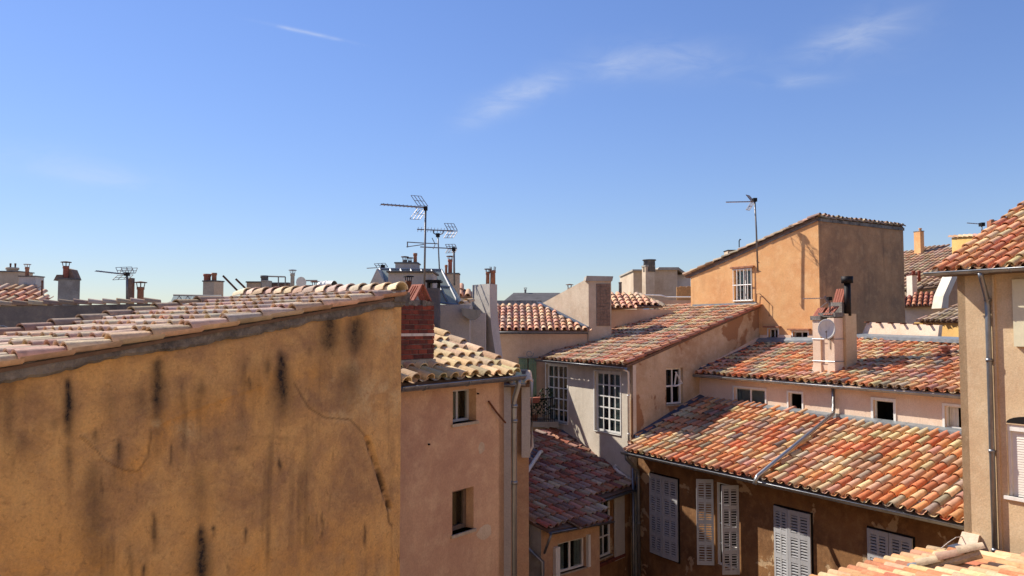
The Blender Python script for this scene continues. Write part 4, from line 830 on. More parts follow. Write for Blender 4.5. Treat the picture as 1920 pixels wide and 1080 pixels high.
# zinc pipe lying on the roof
pa = pl_b.pt(*pl_b.px(1420, 893, .16), .16); pb = pl_b.pt(*pl_b.px(1562, 776, .2), .2); Fp2 = Fr(P1, P2x)
pt_ = Fp2.pt(*Fp2.px(1562, 726, .1), .1); pm = Fp2.pt(*Fp2.px(1563, 770, .1), .1)
pipe(bh, [pt_+UP*.05, pm, pb, pa, pa+(pa-pb).normalized()*.12-UP*.12], .048, 'zinc_l', name='rain_pipe')
cp = h2(E0)+bv*.42-av*.02; pipe(bh, [h2(E0)-bv*.02+UP*(ZE-.06), h2(E0)-bv*.0+UP*(ZE-.18), cp+UP*(ZE-.55), cp+UP*(ZE-.7), cp+UP*(-9)], .055, 'zinc', collars=[cp+UP*(ZE-.75), cp+UP*-5.5]); cp2 = cp+av*-.16-bv*.05
pipe(bh, [cp2+UP*(ZE-.5), cp2+UP*-9], .04, 'zinc')
# ------------------------------------------------------------ pale pink attic storey above it
ps = thing('attic_storey', 'pale pink attic storey with four small white windows below a mottled tile roof', 'house', (P1+P2)/2+bv*1.5+UP*-2.6)
zgp = -1.50
wins = [(1377, 1435, 729, 765), (1479, 1504, 737, 770), (1638, 1676, 751, 794), (1772, 1812, 762, 804)]
wr = [Fpk.rect(*q) for q in wins]
wall(ps, Fpk, 0, Fpk.L, -2.9, zgp, zgp, M['pale_pink'], wr, reveal=.1)
window(ps, Fpk, *wr[0], rec=.05, cols=2, rows=1, fw=.03, mw=.05, surround=(.05, .02, 'whitepaint'), curtain=[(0, 1, 'curtain')], label='wide closed attic window with grey curtains')
window(ps, Fpk, *wr[1], rec=.05, cols=1, rows=1, fw=.025, missing=((0, 0),), surround=(.05, .02, 'whitepaint'), label='narrow attic window standing open')
window(ps, Fpk, *wr[2], rec=.05, cols=1, rows=1, fw=.03, missing=((0, 0),), surround=(.06, .02, 'whitepaint'), label='square attic window standing open')
window(ps, Fpk, *wr[3], rec=.05, cols=1, rows=1, fw=.03, missing=((0, 0),), surround=(.05, .02, 'whitepaint'), curtain=[(0, .45, 'curtain_w')], label='rightmost attic window with white curtain')
slp = .27; pl_k = Pl(P1+Fpk.n*.2, P2x+Fpk.n*.2, zgp+.06, slp, T1)
n_ = Fpk.n
polyk = [pl_k.uv(P1+n_*.2), pl_k.uv(P2x+n_*.2), pl_k.px(1860, 648), pl_k.px(1740, 641), pl_k.px(1612, 634), pl_k.uv(T1-(T0-T1).normalized()*.0+Vector((0, -.05, 0))), pl_k.uv(Ts)]
rk = roof(ps, pl_k, polyk, s=.23, e=.35, pal='mixed', nobj=300, seed=71)
gutter(ps, P1+n_*.26+UP*(zgp+.0), P2x+n_*.26+UP*(zgp+.0), .06)
mb = MB(); mb.fbox(Fpk, 0, Fpk.L, zgp-.0, zgp+.03, -.05, .2); mb.build('soffit', M['pale_pink'], ps)
mb = MB(); mb.prism([P1-n_*.8+UP*GZ, P2x-n_*.8+UP*GZ, P2x-n_*3+UP*GZ, P1-n_*2.4+UP*GZ], UP*(-GZ-2.0)); mb.build('core', M['pale_pink'], ps)
mb = MB(); Ftw = Fr(T0, T1); ua, ub = (Ts-T0).length, (T1-T0).length
za = pl_k.z(Ts); zb_ = pl_k.z(T1); mb.hexa([Ftw.pt(ua, za+.0, .22), Ftw.pt(ub, zb_, .22), Ftw.pt(ub, zb_+.05, .02), Ftw.pt(ua, za+.05, .02), Ftw.pt(ua, za+.09, .22), Ftw.pt(ub, zb_+.09, .22), Ftw.pt(ub, zb_+.2, .02), Ftw.pt(ua, za+.2, .02)]); mb.build('flashing', M['lead_l'], ps)
mb = MB()
for k in range(6):
    f0, f1_ = k/6, (k+1)/6-.005; pa, pb = P1.lerp(Ts, f0), P1.lerp(Ts, f1_); z0_, z1_ = pl_k.z(pa), pl_k.z(pb); o_ = av*.2
    mb.hexa([pa+UP*(z0_-.02), pb+UP*(z1_-.02), pb+o_+UP*(z1_-.02), pa+o_+UP*(z0_-.02), pa+UP*(z0_+.1), pb+UP*(z1_+.1), pb+o_+UP*(z1_+.06), pa+o_+UP*(z0_+.06)])
mb.build('edge_flashing', M['lead'], ps)
# parapet panel behind the roof, right of the tower corner
pq = [pl_k.pt(*pl_k.px(1611, 633)), pl_k.pt(*pl_k.px(1756, 642))]; Fq = Fr(pq[0], pq[1]); zq0, zq1 = pq[0].z, pq[1].z
pp = thing('parapet_panel', 'pale sloping parapet panel at the foot of the dark tower face', 'parapet', (pq[0]+pq[1])/2)
zt_ = [Fq.px(1628, 604)[1], Fq.px(1752, 610)[1]]
mb = MB(); mb.hexa([Fq.pt(.0, zq0-.1, .0), Fq.pt(Fq.L, zq1-.1, .0), Fq.pt(Fq.L, zq1-.1, -.15), Fq.pt(0, zq0-.1, -.15), Fq.pt(.2, zt_[0], -.12), Fq.pt(Fq.L, zt_[1], -.12), Fq.pt(Fq.L, zt_[1], -.25), Fq.pt(.2, zt_[0], -.25)]); mb.build('panel', M['pale_pink'], pp)
for k in range(6): mb = MB(); u_ = .25+Fq.L*k/6.2; zc_ = zt_[0]+(zt_[1]-zt_[0])*u_/Fq.L; mb.box(Fq.pt(u_, zc_+.01, -.08), Fq.U*.03, Fq.n*.1, UP*.02); mb.build('bracket', M['rust'], pp)
mb = MB(); mb.hexa([Fq.pt(0, zq0-.02, .3), Fq.pt(Fq.L+2, zq1-.02, .3), Fq.pt(Fq.L+2, zq1, .0), Fq.pt(0, zq0, .0), Fq.pt(0, zq0+.07, .3), Fq.pt(Fq.L+2, zq1+.07, .3), Fq.pt(Fq.L+2, zq1+.13, .003), Fq.pt(0, zq0+.13, .003)]); mb.build('lead_skirt', M['lead_l'], pp)
# clay vent pot at the right end of that roof
cv = pl_k.pt(*pl_k.px(1772, 668)); vt = thing('roof_vent', 'small round terracotta vent pot standing on the attic roof near the right', 'vent', cv)
mb = MB(); mb.tube([cv-UP*.1, cv+UP*.14], [.08, .075], 12); mb.tube([cv+UP*.14, cv+UP*.2], .12, 12); mb.tube([cv+UP*.22, cv+UP*.26], .15, 12); mb.tube([cv+UP*.19, cv+UP*.23], .07, 8); mb.build('vent_pot', M['clay_red'], vt, False)
# ------------------------------------------------------------ orange tower house
tw = thing('orange_tower', 'tall orange rendered house end with barred window and a streaked right face coloured darker as shade', 'house', (T0+T2)/2+UP*GZ)
zl0, zl1 = 1.86, 3.34; Lt = Ftw.L
bw = Ftw.rect(1377, 1411, 505, 564); s1 = Ftw.rect(1441, 1459, 617, 640); s2 = Ftw.rect(1487, 1515, 622, 641)
wall(tw, Ftw, 0, Lt, GZ, zl0, zl1, M['tower'], [bw, s1, s2], reveal=.14)
window(tw, Ftw, *bw, rec=.1, cols=2, rows=1, fw=.05, curtain=[(0, .3, 'curtain'), (.6, .8, 'curtain')], sill=True, label='barred window in the sunlit tower face')
for q in (s1, s2):
    window(tw, Ftw, *q, rec=.08, cols=2, rows=1, fw=.03, mw=.03, missing=((1, 0),), sill=False, surround=(.04, .02, 'whitepaint')); mb = MB(); mb.fbox(Ftw, q[0]-.12, q[1]+.12, q[3]+.05, q[3]+.1, 0, .14); mb.build('lintel_tile', M['clay'], tw)
mb = MB()
for k in range(6): u_ = bw[0]+(bw[1]-bw[0])*k/5; mb.tube([Ftw.pt(u_, bw[2]-.02, .06), Ftw.pt(u_, bw[3]+.02, .06)], .016, 5)
for z_ in (bw[2], (bw[2]+bw[3])/2, bw[3]): mb.tube([Ftw.pt(bw[0]-.02, z_, .06), Ftw.pt(bw[1]+.02, z_, .06)], .018, 5)
mb.build('window_bars', M['whitepaint'], tw)
mb = MB(); mb.fbox(Ftw, bw[0]-.1, bw[1]+.1, bw[3]+.04, bw[3]+.1, 0, .1); mb.build('lintel_tile', M['clay'], tw)
Ftr = Fr(T1, T2); wall(tw, Ftr, 0, Ftr.L, GZ, zl1, zl1+.06, M['tower_shade'], name='shaded_wall')
Fx1 = Fr(T2, T3, True); wall(tw, Fx1, 0, Lt, GZ, zl1+.06, zl0, M['tower_shade'], name='rear_wall'); Fx2 = Fr(T3, T0, True); wall(tw, Fx2, 0, Ftr.L, GZ, zl0, zl0, M['tower'], name='end_wall')
dT = (T1-T0).normalized(); pl_t = Pl(T0-dT*.25, T3-dT*.25, zl0+.02, (zl1-zl0)/Lt, T1)
rt = roof(tw, pl_t, [pl_t.uv(T0-dT*.25+Ftw.n*.04), pl_t.uv(T1+Ftw.n*.04), pl_t.uv(T2), pl_t.uv(T3-dT*.25)], s=.235, e=.37, pal='dull', nobj=0, seed=81)
tile_line(rt, T0-dT*.3+Ftw.n*.03+UP*(zl0+.03), T1-dT*.1+Ftw.n*.03+UP*(zl1+.05), 15, s=.22, pal='dull', seed=82, name='verge_tile')
tile_line(rt, T1+Ftr.U*.02+Ftr.n*.0+UP*(zl1+.03), T2+UP*(zl1+.08), 12, s=.24, pal='dull', seed=83, name='ridge_tile')
mb = MB(); mb.fbox(Ftr, -.02, Ftr.L+.02, zl1-.06, zl1+.04, 0, .035); mb.build('ridge_mortar', M['mortar'], tw)
mb = MB(); mb.hexa([Ftw.pt(0, zl0-.05, -.01), Ftw.pt(Lt, zl1-.05, -.01), Ftw.pt(Lt, zl1-.05, .03), Ftw.pt(0, zl0-.05, .03), Ftw.pt(0, zl0+.03, -.01), Ftw.pt(Lt, zl1+.03, -.01), Ftw.pt(Lt, zl1+.03, .03), Ftw.pt(0, zl0+.03, .03)]); mb.build('verge_mortar', M['mortar'], tw)
for (xa, xb) in ((1426, 1440), (1460, 1485), (1516, 1534)):
    r_ = Ftw.rect(xa, xb, 628, 648); mb = MB(); mb.fbox(Ftw, r_[0], r_[1], r_[2]-.1, r_[3], 0, .05); mb.build('skirting_band', M['pale_pink'], tw)
r_ = [Ftw.px(1300, 571), Ftw.px(1421, 577)]; mb = MB(); mb.fbox(Ftw, r_[0][0], r_[1][0], r_[0][1]-.25, r_[0][1]+.0, 0, .05); mb.build('flashing', M['lead_l'], tw)
mb = MB(); wl = [(1420, 574), (1421, 551), (1427, 551), (1444, 569), (1444, 593)]; mb.tube([Ftw.pt(*Ftw.px(*q), .05) for q in wl], .012, 5); mb.build('cable', M['rust'], tw)
stack('capped_chimney', 'small pale chimney with black slab and hooked pipe behind the orange verge', 1365, 1389, 470, 490, 27.5, 'buff', .5, capm='black')
mb = MB(); c_ = at(1386, 461, 27.8); mb.tube([c_-UP*.05, c_+UP*.18, c_+UP*.24+Vector((.03, 0, 0)), c_+UP*.22+Vector((.07, 0, 0))], .02, 6); tag(mb.build('hooked_pipe', M['black']), 'thin black hooked pipe on the slab capped chimney', 'pipe')
# ------------------------------------------------------------ low house in the shade of the court
lw = thing('low_house', 'low shaded house with dark red tiles and a stepped eave in the court', 'house', plan(1080, 21)+UP*GZ)
wv = Vector((math.sin(math.radians(42)), math.cos(math.radians(42)), 0)); dv = Vector((wv.y, -wv.x, 0))     # dv: down slope, right and near
S0 = Vector((1.58, 25.5, 0)); zl = lambda s_: -3.45-.3*(s_-S0.dot(dv))
def on_low(px, py):       # pixel on the low roof plane
    N_ = (dv*.3+UP).normalized(); O_ = S0+UP*-3.45; r = ray(px, py); return r*(O_.dot(N_)/r.dot(N_))
eR, eL, eN, eF = on_low(1196, 912), on_low(1118, 938), on_low(1030, 994), on_low(1142, 974)
base = eF if eF.dot(dv) > eN.dot(dv) else eN
sE = max(eF.dot(dv), eN.dot(dv)); pO = h2(eN)+dv*(sE-eN.dot(dv))
pl_l = Pl(pO, pO+wv, zl(sE), .3, pO-dv*5)
polyl = [pl_l.uv(eN), pl_l.uv(eF), pl_l.uv(eL), pl_l.uv(eR), pl_l.px(1168, 876), pl_l.px(1052, 808), pl_l.px(984, 812), pl_l.px(925, 850), pl_l.px(925, 955), pl_l.px(985, 972)]
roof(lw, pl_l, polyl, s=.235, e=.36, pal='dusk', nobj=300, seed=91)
off = dv*.07
gutter(lw, h2(eN)+off-wv*.05+UP*(eN.z-.03), h2(eF)+off+wv*.08+UP*(eF.z-.03), .06); gutter(lw, h2(eL)+off+UP*(eL.z-.03), h2(eR)+off+wv*.05+UP*(eR.z-.03), .06)
gl_, gr_ = on_low(930, 968), on_low(986, 966); gutter(lw, h2(gl_)+off+UP*(gl_.z-.02), h2(gr_)+off+UP*(gr_.z-.02), .06)
Fl1 = Fr(h2(eN)-dv*.25, h2(eF)-dv*.25); wl1 = Fl1.rect(1046, 1098, 1013, 1070)
wall(lw, Fl1, .0, Fl1.L-.05, GZ, eN.z-.03, eF.z-.03, M['pink'], [wl1], reveal=.15, name='bay_wall')
window(lw, Fl1, *wl1, rec=.08, cols=2, rows=1, fw=.045, mw=.06, curtain=[(0, .4, 'curtain'), (.75, 1, 'curtain')], label='small white casement window under the low eave')
mb = MB(); mb.fbox(Fl1, wl1[0]-.16, wl1[0]-.02, wl1[2]-.3, wl1[3]-.05, .0, .1); mb.build('shutter_leaf', M['whitepaint'], lw); mb = MB(); mb.fbox(Fl1, wl1[1]+.02, wl1[1]+.1, wl1[2], wl1[3]+.05, 0, .08); mb.build('shutter_leaf', M['whitepaint'], lw)
Fl2 = Fr(h2(eL)-dv*.25, h2(eR)-dv*.25); wl2 = Fl2.rect(1122, 1147, 936, 1044)
wall(lw, Fl2, -1.2, Fl2.L, GZ, eL.z-.03, eR.z-.03, M['brown'], [wl2], reveal=.15, name='recess_wall')
window(lw, Fl2, *wl2, rec=.06, cols=2, rows=3, fw=.05, mw=.04, curtain=[(.3, .8, 'curtain_w')], label='tall white window in the brown recess')
r_ = Fl2.rect(1150, 1168, 930, 1048); mb = MB(); mb.fbox(Fl2, r_[0], r_[1], r_[2], r_[3], .02, .06); mb.build('shutter_leaf', M['lightgrey'], lw)
mb = MB(); mb.fbox(Fl2, wl2[0]-.05, r_[1], wl2[2]-.18, wl2[2]-.1, 0, .08); mb.build('brick_sill', M['brick'], lw)
# left flank of the bay
lf = h2(eN)-dv*.25; Fl3 = Fr(lf, lf-dv*2.2, True); Fl3.n = -wv
wall(lw, Fl3, 0, 2.2, GZ, eN.z-.03, eN.z+.6, M['grey'], name='flank_wall')
lf2 = h2(gr_)-dv*.2; Fl4 = Fr(lf2-wv*1.2, lf2); wall(lw, Fl4, 0, 1.25, GZ, gr_.z-.05, gr_.z-.05, M['grey'], name='rear_bay_wall')
q_ = [pl_l.pt(*pl_l.px(1036, 806), .03), pl_l.pt(*pl_l.px(1056, 812), .05), pl_l.pt(*pl_l.px(1172, 884), .05), pl_l.pt(*pl_l.px(1180, 880), .12)]; mb = MB(); mb.prism(q_, UP*.05); q_ = [pl_l.pt(*pl_l.px(925, 846), .03), pl_l.pt(*pl_l.px(985, 872), .03), pl_l.pt(*pl_l.px(1012, 850), .03), pl_l.pt(*pl_l.px(960, 832), .06)]; mb.prism(q_, UP*.05); mb.build('flashing', M['lead'], lw)
pr = [pl_l.pt(*pl_l.px(1014, 853), .1), pl_l.pt(*pl_l.px(1010, 858), .16), pl_l.pt(*pl_l.px(966, 925), .14), pl_l.pt(*pl_l.px(965, 942), .05)]; pipe(lw, pr, .055, 'plasticpipe', name='drain_pipe'); 
pc = h2(eN)-dv*.18+wv*.02; gA = h2(gr_)+off+UP*(gr_.z-.06)
pipe(lw, [gA, gA-UP*.12, pc-wv*.12-dv*.4+UP*(eN.z-.5), pc-wv*.05+UP*(eN.z-.75), pc-wv*.05+UP*-10], .045, 'zinc'); pipe(lw, [h2(eN)+off+UP*(eN.z-.06), pc-wv*.05+dv*.05+UP*(eN.z-.55)], .03, 'zinc')
pX = plan(962, 16.4); pipe(lw, [pX+UP*-4, pX+UP*-10], .05, 'zinc'); pX = plan(970, 16.5); pipe(lw, [pX+UP*-3.9, pX+UP*-10], .04, 'black')
# jumble of white rain pipes where three eaves meet
jp = thing('pipe_elbow', 'white plastic pipe elbow lying at the corner of the low roof by the brown gutter', 'pipe', on_low(1170, 905)); 
mb = MB(); mb.tube([on_low(1152, 884)+UP*.12, on_low(1158, 890)+UP*.1, on_low(1188, 909)+UP*.08], .05, 8); mb.tube([on_low(1152, 884)+UP*.12, on_low(1170, 876)+UP*.3], .045, 8); mb.tube([on_low(1176, 893)+UP*.1, on_low(1186, 880)+UP*.4], .035, 8); mb.build('elbow', M['plasticpipe'], jp, True)
# ------------------------------------------------------------ chimney with dish on the attic roof
cb_ = pl_k.pt(*pl_k.px(1566, 703)); Fc = Fr(h2(cb_), h2(cb_)-av); 
Fc = Fr(h2(cb_)-av*1.0, h2(cb_)); Fc.n = -bv       # left lit face, u = 1 at the near corner
dc = thing('attic_chimney', 'cream rendered double chimney with clay slab caps standing on the attic roof', 'chimney', cb_)
zc2 = lambda y: (ray(1566, y)*(cb_.y/ray(1566, y).y)).z
ul = Fc.px(1524, 640)[0]
mb = MB()
def cbox(u0, u1, d0, d1, z0, z1, fl=.0): mb.hexa([Fc.pt(u0-fl, z0, d0+fl), Fc.pt(u1+fl, z0, d0+fl), Fc.pt(u1+fl, z0, d1), Fc.pt(u0-fl, z0, d1), Fc.pt(u0, z1, d0), Fc.pt(u1, z1, d0), Fc.pt(u1, z1, d1), Fc.pt(u0, z1, d1)])
um2 = ul+(1-ul)*.36
cbox(ul, um2, 0, -.36, zc2(683), zc2(600)); cbox(um2+.0, 1-.2, -.05, -.36, zc2(683), zc2(603)); cbox(1-.2, 1, .01, -.36, zc2(683), zc2(596))
cbox(ul, um2, 0, -.36, zc2(703)-.1, zc2(683), .05); cbox(um2, .8, -.03, -.36, zc2(703)-.1, zc2(683), .0); cbox(.8, 1, .01, -.36, zc2(703)-.1, zc2(683), .04)
mb.build('front_shaft', M['pale_pink'], dc)
mb = MB(); cbox(ul+.1, 1.08, -.37, -.82, zc2(684), zc2(588)); cbox(ul+.1, 1.08, -.37, -.82, zc2(700), zc2(684), .06); mb.build('rear_shaft', M['beige'], dc)
mb = MB(); cbox(ul-.04, um2+.04, .04, -.38, zc2(600)+.002, zc2(592)); cbox(.5, 1.02, -.02, -.38, zc2(594), zc2(586)); cbox(.55, .95, -.4, -.8, zc2(588), zc2(566)); mb.build('mortar_cap', M['mortar'], dc)
def slab(u0, u1, z0, z1, d0, d1, lean, par=dc):
    q = MB(); U_ = Fc.U
    for k in range(4):
        f0, f1_ = u0+(u1-u0)*k/4, u0+(u1-u0)*(k+.8)/4
        q.hexa([Fc.pt(f0, z0, d0), Fc.pt(f1_, z0, d0), Fc.pt(f1_, z0, d0-.03), Fc.pt(f0, z0, d0-.03), Fc.pt(f0+lean, z1, d1), Fc.pt(f1_+lean, z1, d1), Fc.pt(f1_+lean, z1, d1-.03), Fc.pt(f0+lean, z1, d1-.03)])
    q.hexa([Fc.pt(u0, z0, d0-.012), Fc.pt(u1, z0, d0-.012), Fc.pt(u1, z0, d0-.03), Fc.pt(u0, z0, d0-.03), Fc.pt(u0+lean, z1, d1-.012), Fc.pt(u1+lean, z1, d1-.012), Fc.pt(u1+lean, z1, d1-.03), Fc.pt(u0+lean, z1, d1-.03)])
    q.build('clay_slab', M['clay_red'], par)
slab(ul, ul+.24, zc2(593), zc2(576), .0, -.16, .06); slab(ul, ul+.24, zc2(593), zc2(576), -.34, -.2, .06); slab(.66, .95, zc2(590), zc2(574), 0, -.14, .1); slab(.66, .95, zc2(566), zc2(540), -.42, -.52, .05); slab(.66, .95, zc2(566), zc2(540), -.74, -.6, .05)
pc_ = Fc.pt(1.02, 0, -.55); mb = MB(); mb.tube([pc_+UP*zc2(592), pc_+UP*zc2(530)], .085, 14); mb.build('steel_flue', M['black'], dc, True); mb = MB(); mb.tube([pc_+UP*zc2(530), pc_+UP*(zc2(517))], .15, 14); mb.build('flue_cap', M['black'], dc, True)
mb = MB(); 
for y in (636, 678): mb.tube([Fc.pt(ul-.01, zc2(y), .015), Fc.pt(1.01, zc2(y), .02), Fc.pt(1.03, zc2(y), -.36)], .008, 5)
mb.build('strap', M['zinc'], dc)
mb = MB()
for k in range(10):
    f0 = ul-.1+(1.25-ul)*k/10; mb.hexa([Fc.pt(f0, zc2(706)-.06, .16+random.uniform(-.03, .05)), Fc.pt(f0+.13, zc2(706)-.06, .16+random.uniform(-.03, .05)), Fc.pt(f0+.13, zc2(703), -.1), Fc.pt(f0, zc2(703), -.1), Fc.pt(f0, zc2(706)+.02+random.uniform(0, .03), .15), Fc.pt(f0+.13, zc2(706)+.02+random.uniform(0, .03), .15), Fc.pt(f0+.13, zc2(700)+.02, .0), Fc.pt(f0, zc2(700)+.02, .0)])
mb.build('lead_skirt', M['lead_l'], dc)
sdv = thing('satellite_dish', 'white oval satellite dish fixed to the front of the attic chimney', 'satellite dish', Fc.pt(.7, zc2(640), .1))
dcn = at(1550, 617, cb_.y-.2); R_ = dcn.y*19.5/FPX; dn = (Vector((-.45, -1, .22))).normalized(); dx_ = dn.cross(UP).normalized(); dy_ = dx_.cross(dn)
mb = MB(); vs = []; fs = []; rings = 6; sg = 24
for side, o_ in ((1, 0), (-1, -.012)):
    b0_ = len(vs)
    for i in range(rings+1):
        r_ = i/rings
        for k in range(sg): a_ = 2*math.pi*k/sg; vs.append(dcn+dx_*(R_*.80*r_*math.cos(a_))+dy_*(R_*r_*math.sin(a_))+dn*(-.1*(1-r_*r_)*.6+o_))
    for i in range(rings):
        for k in range(sg): q = (b0_+i*sg+k, b0_+i*sg+(k+1) % sg, b0_+(i+1)*sg+(k+1) % sg, b0_+(i+1)*sg+k); fs.append(q if side > 0 else q[::-1])
n_h = (rings+1)*sg
for k in range(sg): fs.append((rings*sg+k, rings*sg+(k+1) % sg, n_h+rings*sg+(k+1) % sg, n_h+rings*sg+k))
mb.add(vs, fs); mb.build('reflector', M['dish'], sdv, True)
mb = MB(); mb.tube([dcn-dn*.07, Fc.pt(.86, zc2(632), .02)], .025, 6); mb.box(Fc.pt(.9, zc2(630), .05), Fc.U*.05, Fc.n*.05, UP*.06); mb.build('mount', M['steel'], sdv); mb = MB(); lnb = dcn+dn*.32-dy_*R_*.5; mb.tube([dcn-dy_*R_*.98, lnb], .01, 5); mb.tube([lnb, lnb+(dcn-lnb).normalized()*.07], .025, 8); mb.build('feed_arm', M['steel'], sdv)
mb = MB(); mb.tube([Fc.pt(.88, zc2(655), .02), Fc.pt(.88, zc2(610), .03)], .008, 4); mb.build('cable', M['black'], sdv)
# ------------------------------------------------------------ right house
Rc = plan(1797, 12.5); zr = .86
rhs = thing('beige_house', 'sandy beige house with roller shutter and zinc downpipe at the right edge', 'house', Rc+av*2+bv*2+UP*GZ)
Frt = Fr(Rc, Rc+av*4); rs_ = Frt.rect(1889, 1990, 800, 938); cp_ = Frt.rect(1903, 1960, 523, 650)
wall(rhs, Frt, 0, 4, GZ, zr-.05, zr-.05, M['beige'], [rs_], reveal=.16)
Frl = Fr(Rc, Rc+bv*4); Frl.n = -av; wall(rhs, Frl, 0, 4, GZ, zr-.05, zr+.0, M['beige'], name='side_wall')
mb = MB(); nsl = 26
for k in range(nsl):
    z_ = rs_[2]+(rs_[3]-.1-rs_[2])*k/nsl; h_ = (rs_[3]-.1-rs_[2])/nsl; mb.hexa([Frt.pt(rs_[0]+.04, z_, -.06), Frt.pt(rs_[1], z_, -.06), Frt.pt(rs_[1], z_, -.09), Frt.pt(rs_[0]+.04, z_, -.09), Frt.pt(rs_[0]+.04, z_+h_*.96, -.068), Frt.pt(rs_[1], z_+h_*.96, -.068), Frt.pt(rs_[1], z_+h_*.96, -.09), Frt.pt(rs_[0]+.04, z_+h_*.96, -.09)])
rsh = mb.build('roller_shutter', M['roller'], rhs)
mb = MB(); mb.fbox(Frt, rs_[0], rs_[1], rs_[3]-.1, rs_[3], -.12, -.02); mb.fbox(Frt, rs_[0], rs_[0]+.04, rs_[2], rs_[3]-.1, -.12, -.03); mb.fbox(Frt, rs_[0]-.05, rs_[1], rs_[2]-.05, rs_[2], -.12, .04); mb.build('shutter_frame', M['whitepaint'], rhs)
uc = (rs_[0]+rs_[1])/2; rr = (rs_[1]-rs_[0])/2; mb = MB(); mb.prism([Frt.pt(uc+rr*math.cos(t), rs_[3]+.02+rr*.32*math.sin(t), .003) for t in [math.pi*k/12 for k in range(13)]], -Frt.n*.005); mb.build('arch_shade_panel', M['dark'], rhs)  # flat near-black panel colours in the dark of the arched opening
mb = MB(); mb.fbox(Frt, cp_[0], cp_[1], cp_[2], cp_[3], .0, .06); mb.build('cream_panel', M['cream'], rhs)
mb = MB(); uq = Frt.px(1871, 700)[0]; mb.fbox(Frt, uq-.03, uq+.0, -6, zr-.06, .0, .035); mb.build('render_step', M['beige'], rhs)
slr = .46; pl_q = Pl(Rc-bv*.34-av*.25, Rc-bv*.34+av*4, zr+.03, slr, Rc+bv*4)
poly_q = [pl_q.uv(Rc-bv*.34-av*.20), pl_q.uv(Rc-bv*.34+av*3.2), pl_q.uv(Rc+bv*4+av*3.2), pl_q.uv(Rc+bv*4-av*.20)]
roof(rhs, pl_q, poly_q, s=.185, e=.33, pal='fresh', nobj=160, seed=101)
gutter(rhs, Rc-bv*.42-av*.28+UP*(zr-.0), Rc-bv*.42+av*3.2+UP*(zr-.0), .05)
mb = MB(); mb.fbox(Frt, -.2, 3.2, zr-.05, zr-.01, -.02, .33); mb.build('soffit', M['wood'], rhs)
u0_ = Frt.px(1855, 560)[0]; u1_ = Frt.px(1867, 800)[0]; 
dpt = [Rc-bv*.42+av*Frt.px(1838, 515, .42)[0]+UP*(zr-.04), Rc-bv*.40+av*Frt.px(1838, 515, .42)[0]+UP*(zr-.1), Frt.pt(u0_+.0, Frt.px(1855, 562)[1], .06), Frt.pt(u0_, Frt.px(1855, 575)[1], .06), Frt.pt(u0_, -5, .06)]
pipe(rhs, dpt, .04, 'zinc', collars=[Frt.pt(u0_, Frt.px(1857, 562)[1], .06), Frt.pt(u0_, Frt.px(1860, 675)[1], .06), Frt.pt(u0_, Frt.px(1863, 845)[1], .06), Frt.pt(u0_, Frt.px(1868, 1030)[1], .06)])
mb = MB(); mb.tube([Frt.pt(u0_+.07, .3, .01), Frt.pt(u0_+.08, -3.4, .01)], .008, 4); mb.build('cable', M['plasticpipe'], rhs)
# pale panel and lead at its foot
fp = Frt.rect(1806, 1838, 1000, 1022); mb = MB(); mb.hexa([Frt.pt(fp[0]-.02, fp[2], .12), Frt.pt(fp[1], fp[2], .12), Frt.pt(fp[1], fp[2], .0), Frt.pt(fp[0]-.02, fp[2], 0), Frt.pt(fp[0], fp[3], .03), Frt.pt(fp[1], fp[3], .03), Frt.pt(fp[1], fp[3], 0), Frt.pt(fp[0], fp[3], 0)]); mb.build('skirting_band', M['pale_pink'], rhs)
# ------------------------------------------------------------ near roof at the bottom right
nr_ = thing('near_roof', 'fresh orange tile lean-to roof at the bottom right corner seen edge on', 'roof', Vector((6.4, 11.5, GZ)))
A_ = Vector((6.75, 12.55, 0)); zN = -3.60; pl_n = Pl(A_, A_-bv*4, zN, .17, A_+av*5)
n0 = pl_n.uv(A_); roof(nr_, pl_n, [pl_n.uv(A_), pl_n.uv(A_-bv*5.5), pl_n.uv(A_-bv*5.5+av*4.5), pl_n.uv(A_+av*4.5)], s=.215, e=.36, pal='fresh', nobj=300, seed=111)
mb = MB(); mb.prism([A_-bv*5.5+av*.2+UP*GZ, A_+av*.2+UP*GZ, A_+av*4+UP*GZ, A_-bv*5.5+av*4+UP*GZ], UP*(zN-GZ-.12)); mb.build('wall', M['brown'], nr_)
hq = [pl_n.pt(*pl_n.px(1722, 1064, .06), .06), pl_n.pt(*pl_n.px(1838, 1028, .3), .3)]; tile_line(nr_, hq[0], hq[1], 3, s=.24, pal='pinkgrey', seed=7, name='hip_tile'); mb = MB(); mb.tube([hq[0]-UP*.05, hq[1]-UP*.06], [.05, .08], 8); mb.build('hip_mortar', M['mortar_l'], nr_)
mb = MB(); c_ = pl_n.pt(*pl_n.px(1718, 1064, .05), .05); mb.tube([c_-UP*.03, c_+UP*.03, c_+UP*.06], [.13, .12, .05], 10); mb.build('lead_cap', M['lead_l'], nr_)
mb = MB(); c_ = Frt.pt(fp[0]+.05, fp[2]-.08, .12); mb.box(c_, Frt.U*.16, Frt.n*.14, UP*.05); mb.build('lead_flashing', M['lead'], nr_)
wr_ = MB(); k0, k1 = pl_n.pt(*pl_n.px(1765, 1028, .1), .1), Frt.pt(*Frt.px(1808, 1005), .05); wr_.tube([k0, k0.lerp(k1, .35)+UP*.03, k0.lerp(k1, .7)+UP*.04, k1], .007, 5); tag(wr_.build('loose_cable', M['plasticpipe']), 'pale loose cable rising from the near roof to the beige wall', 'cable')
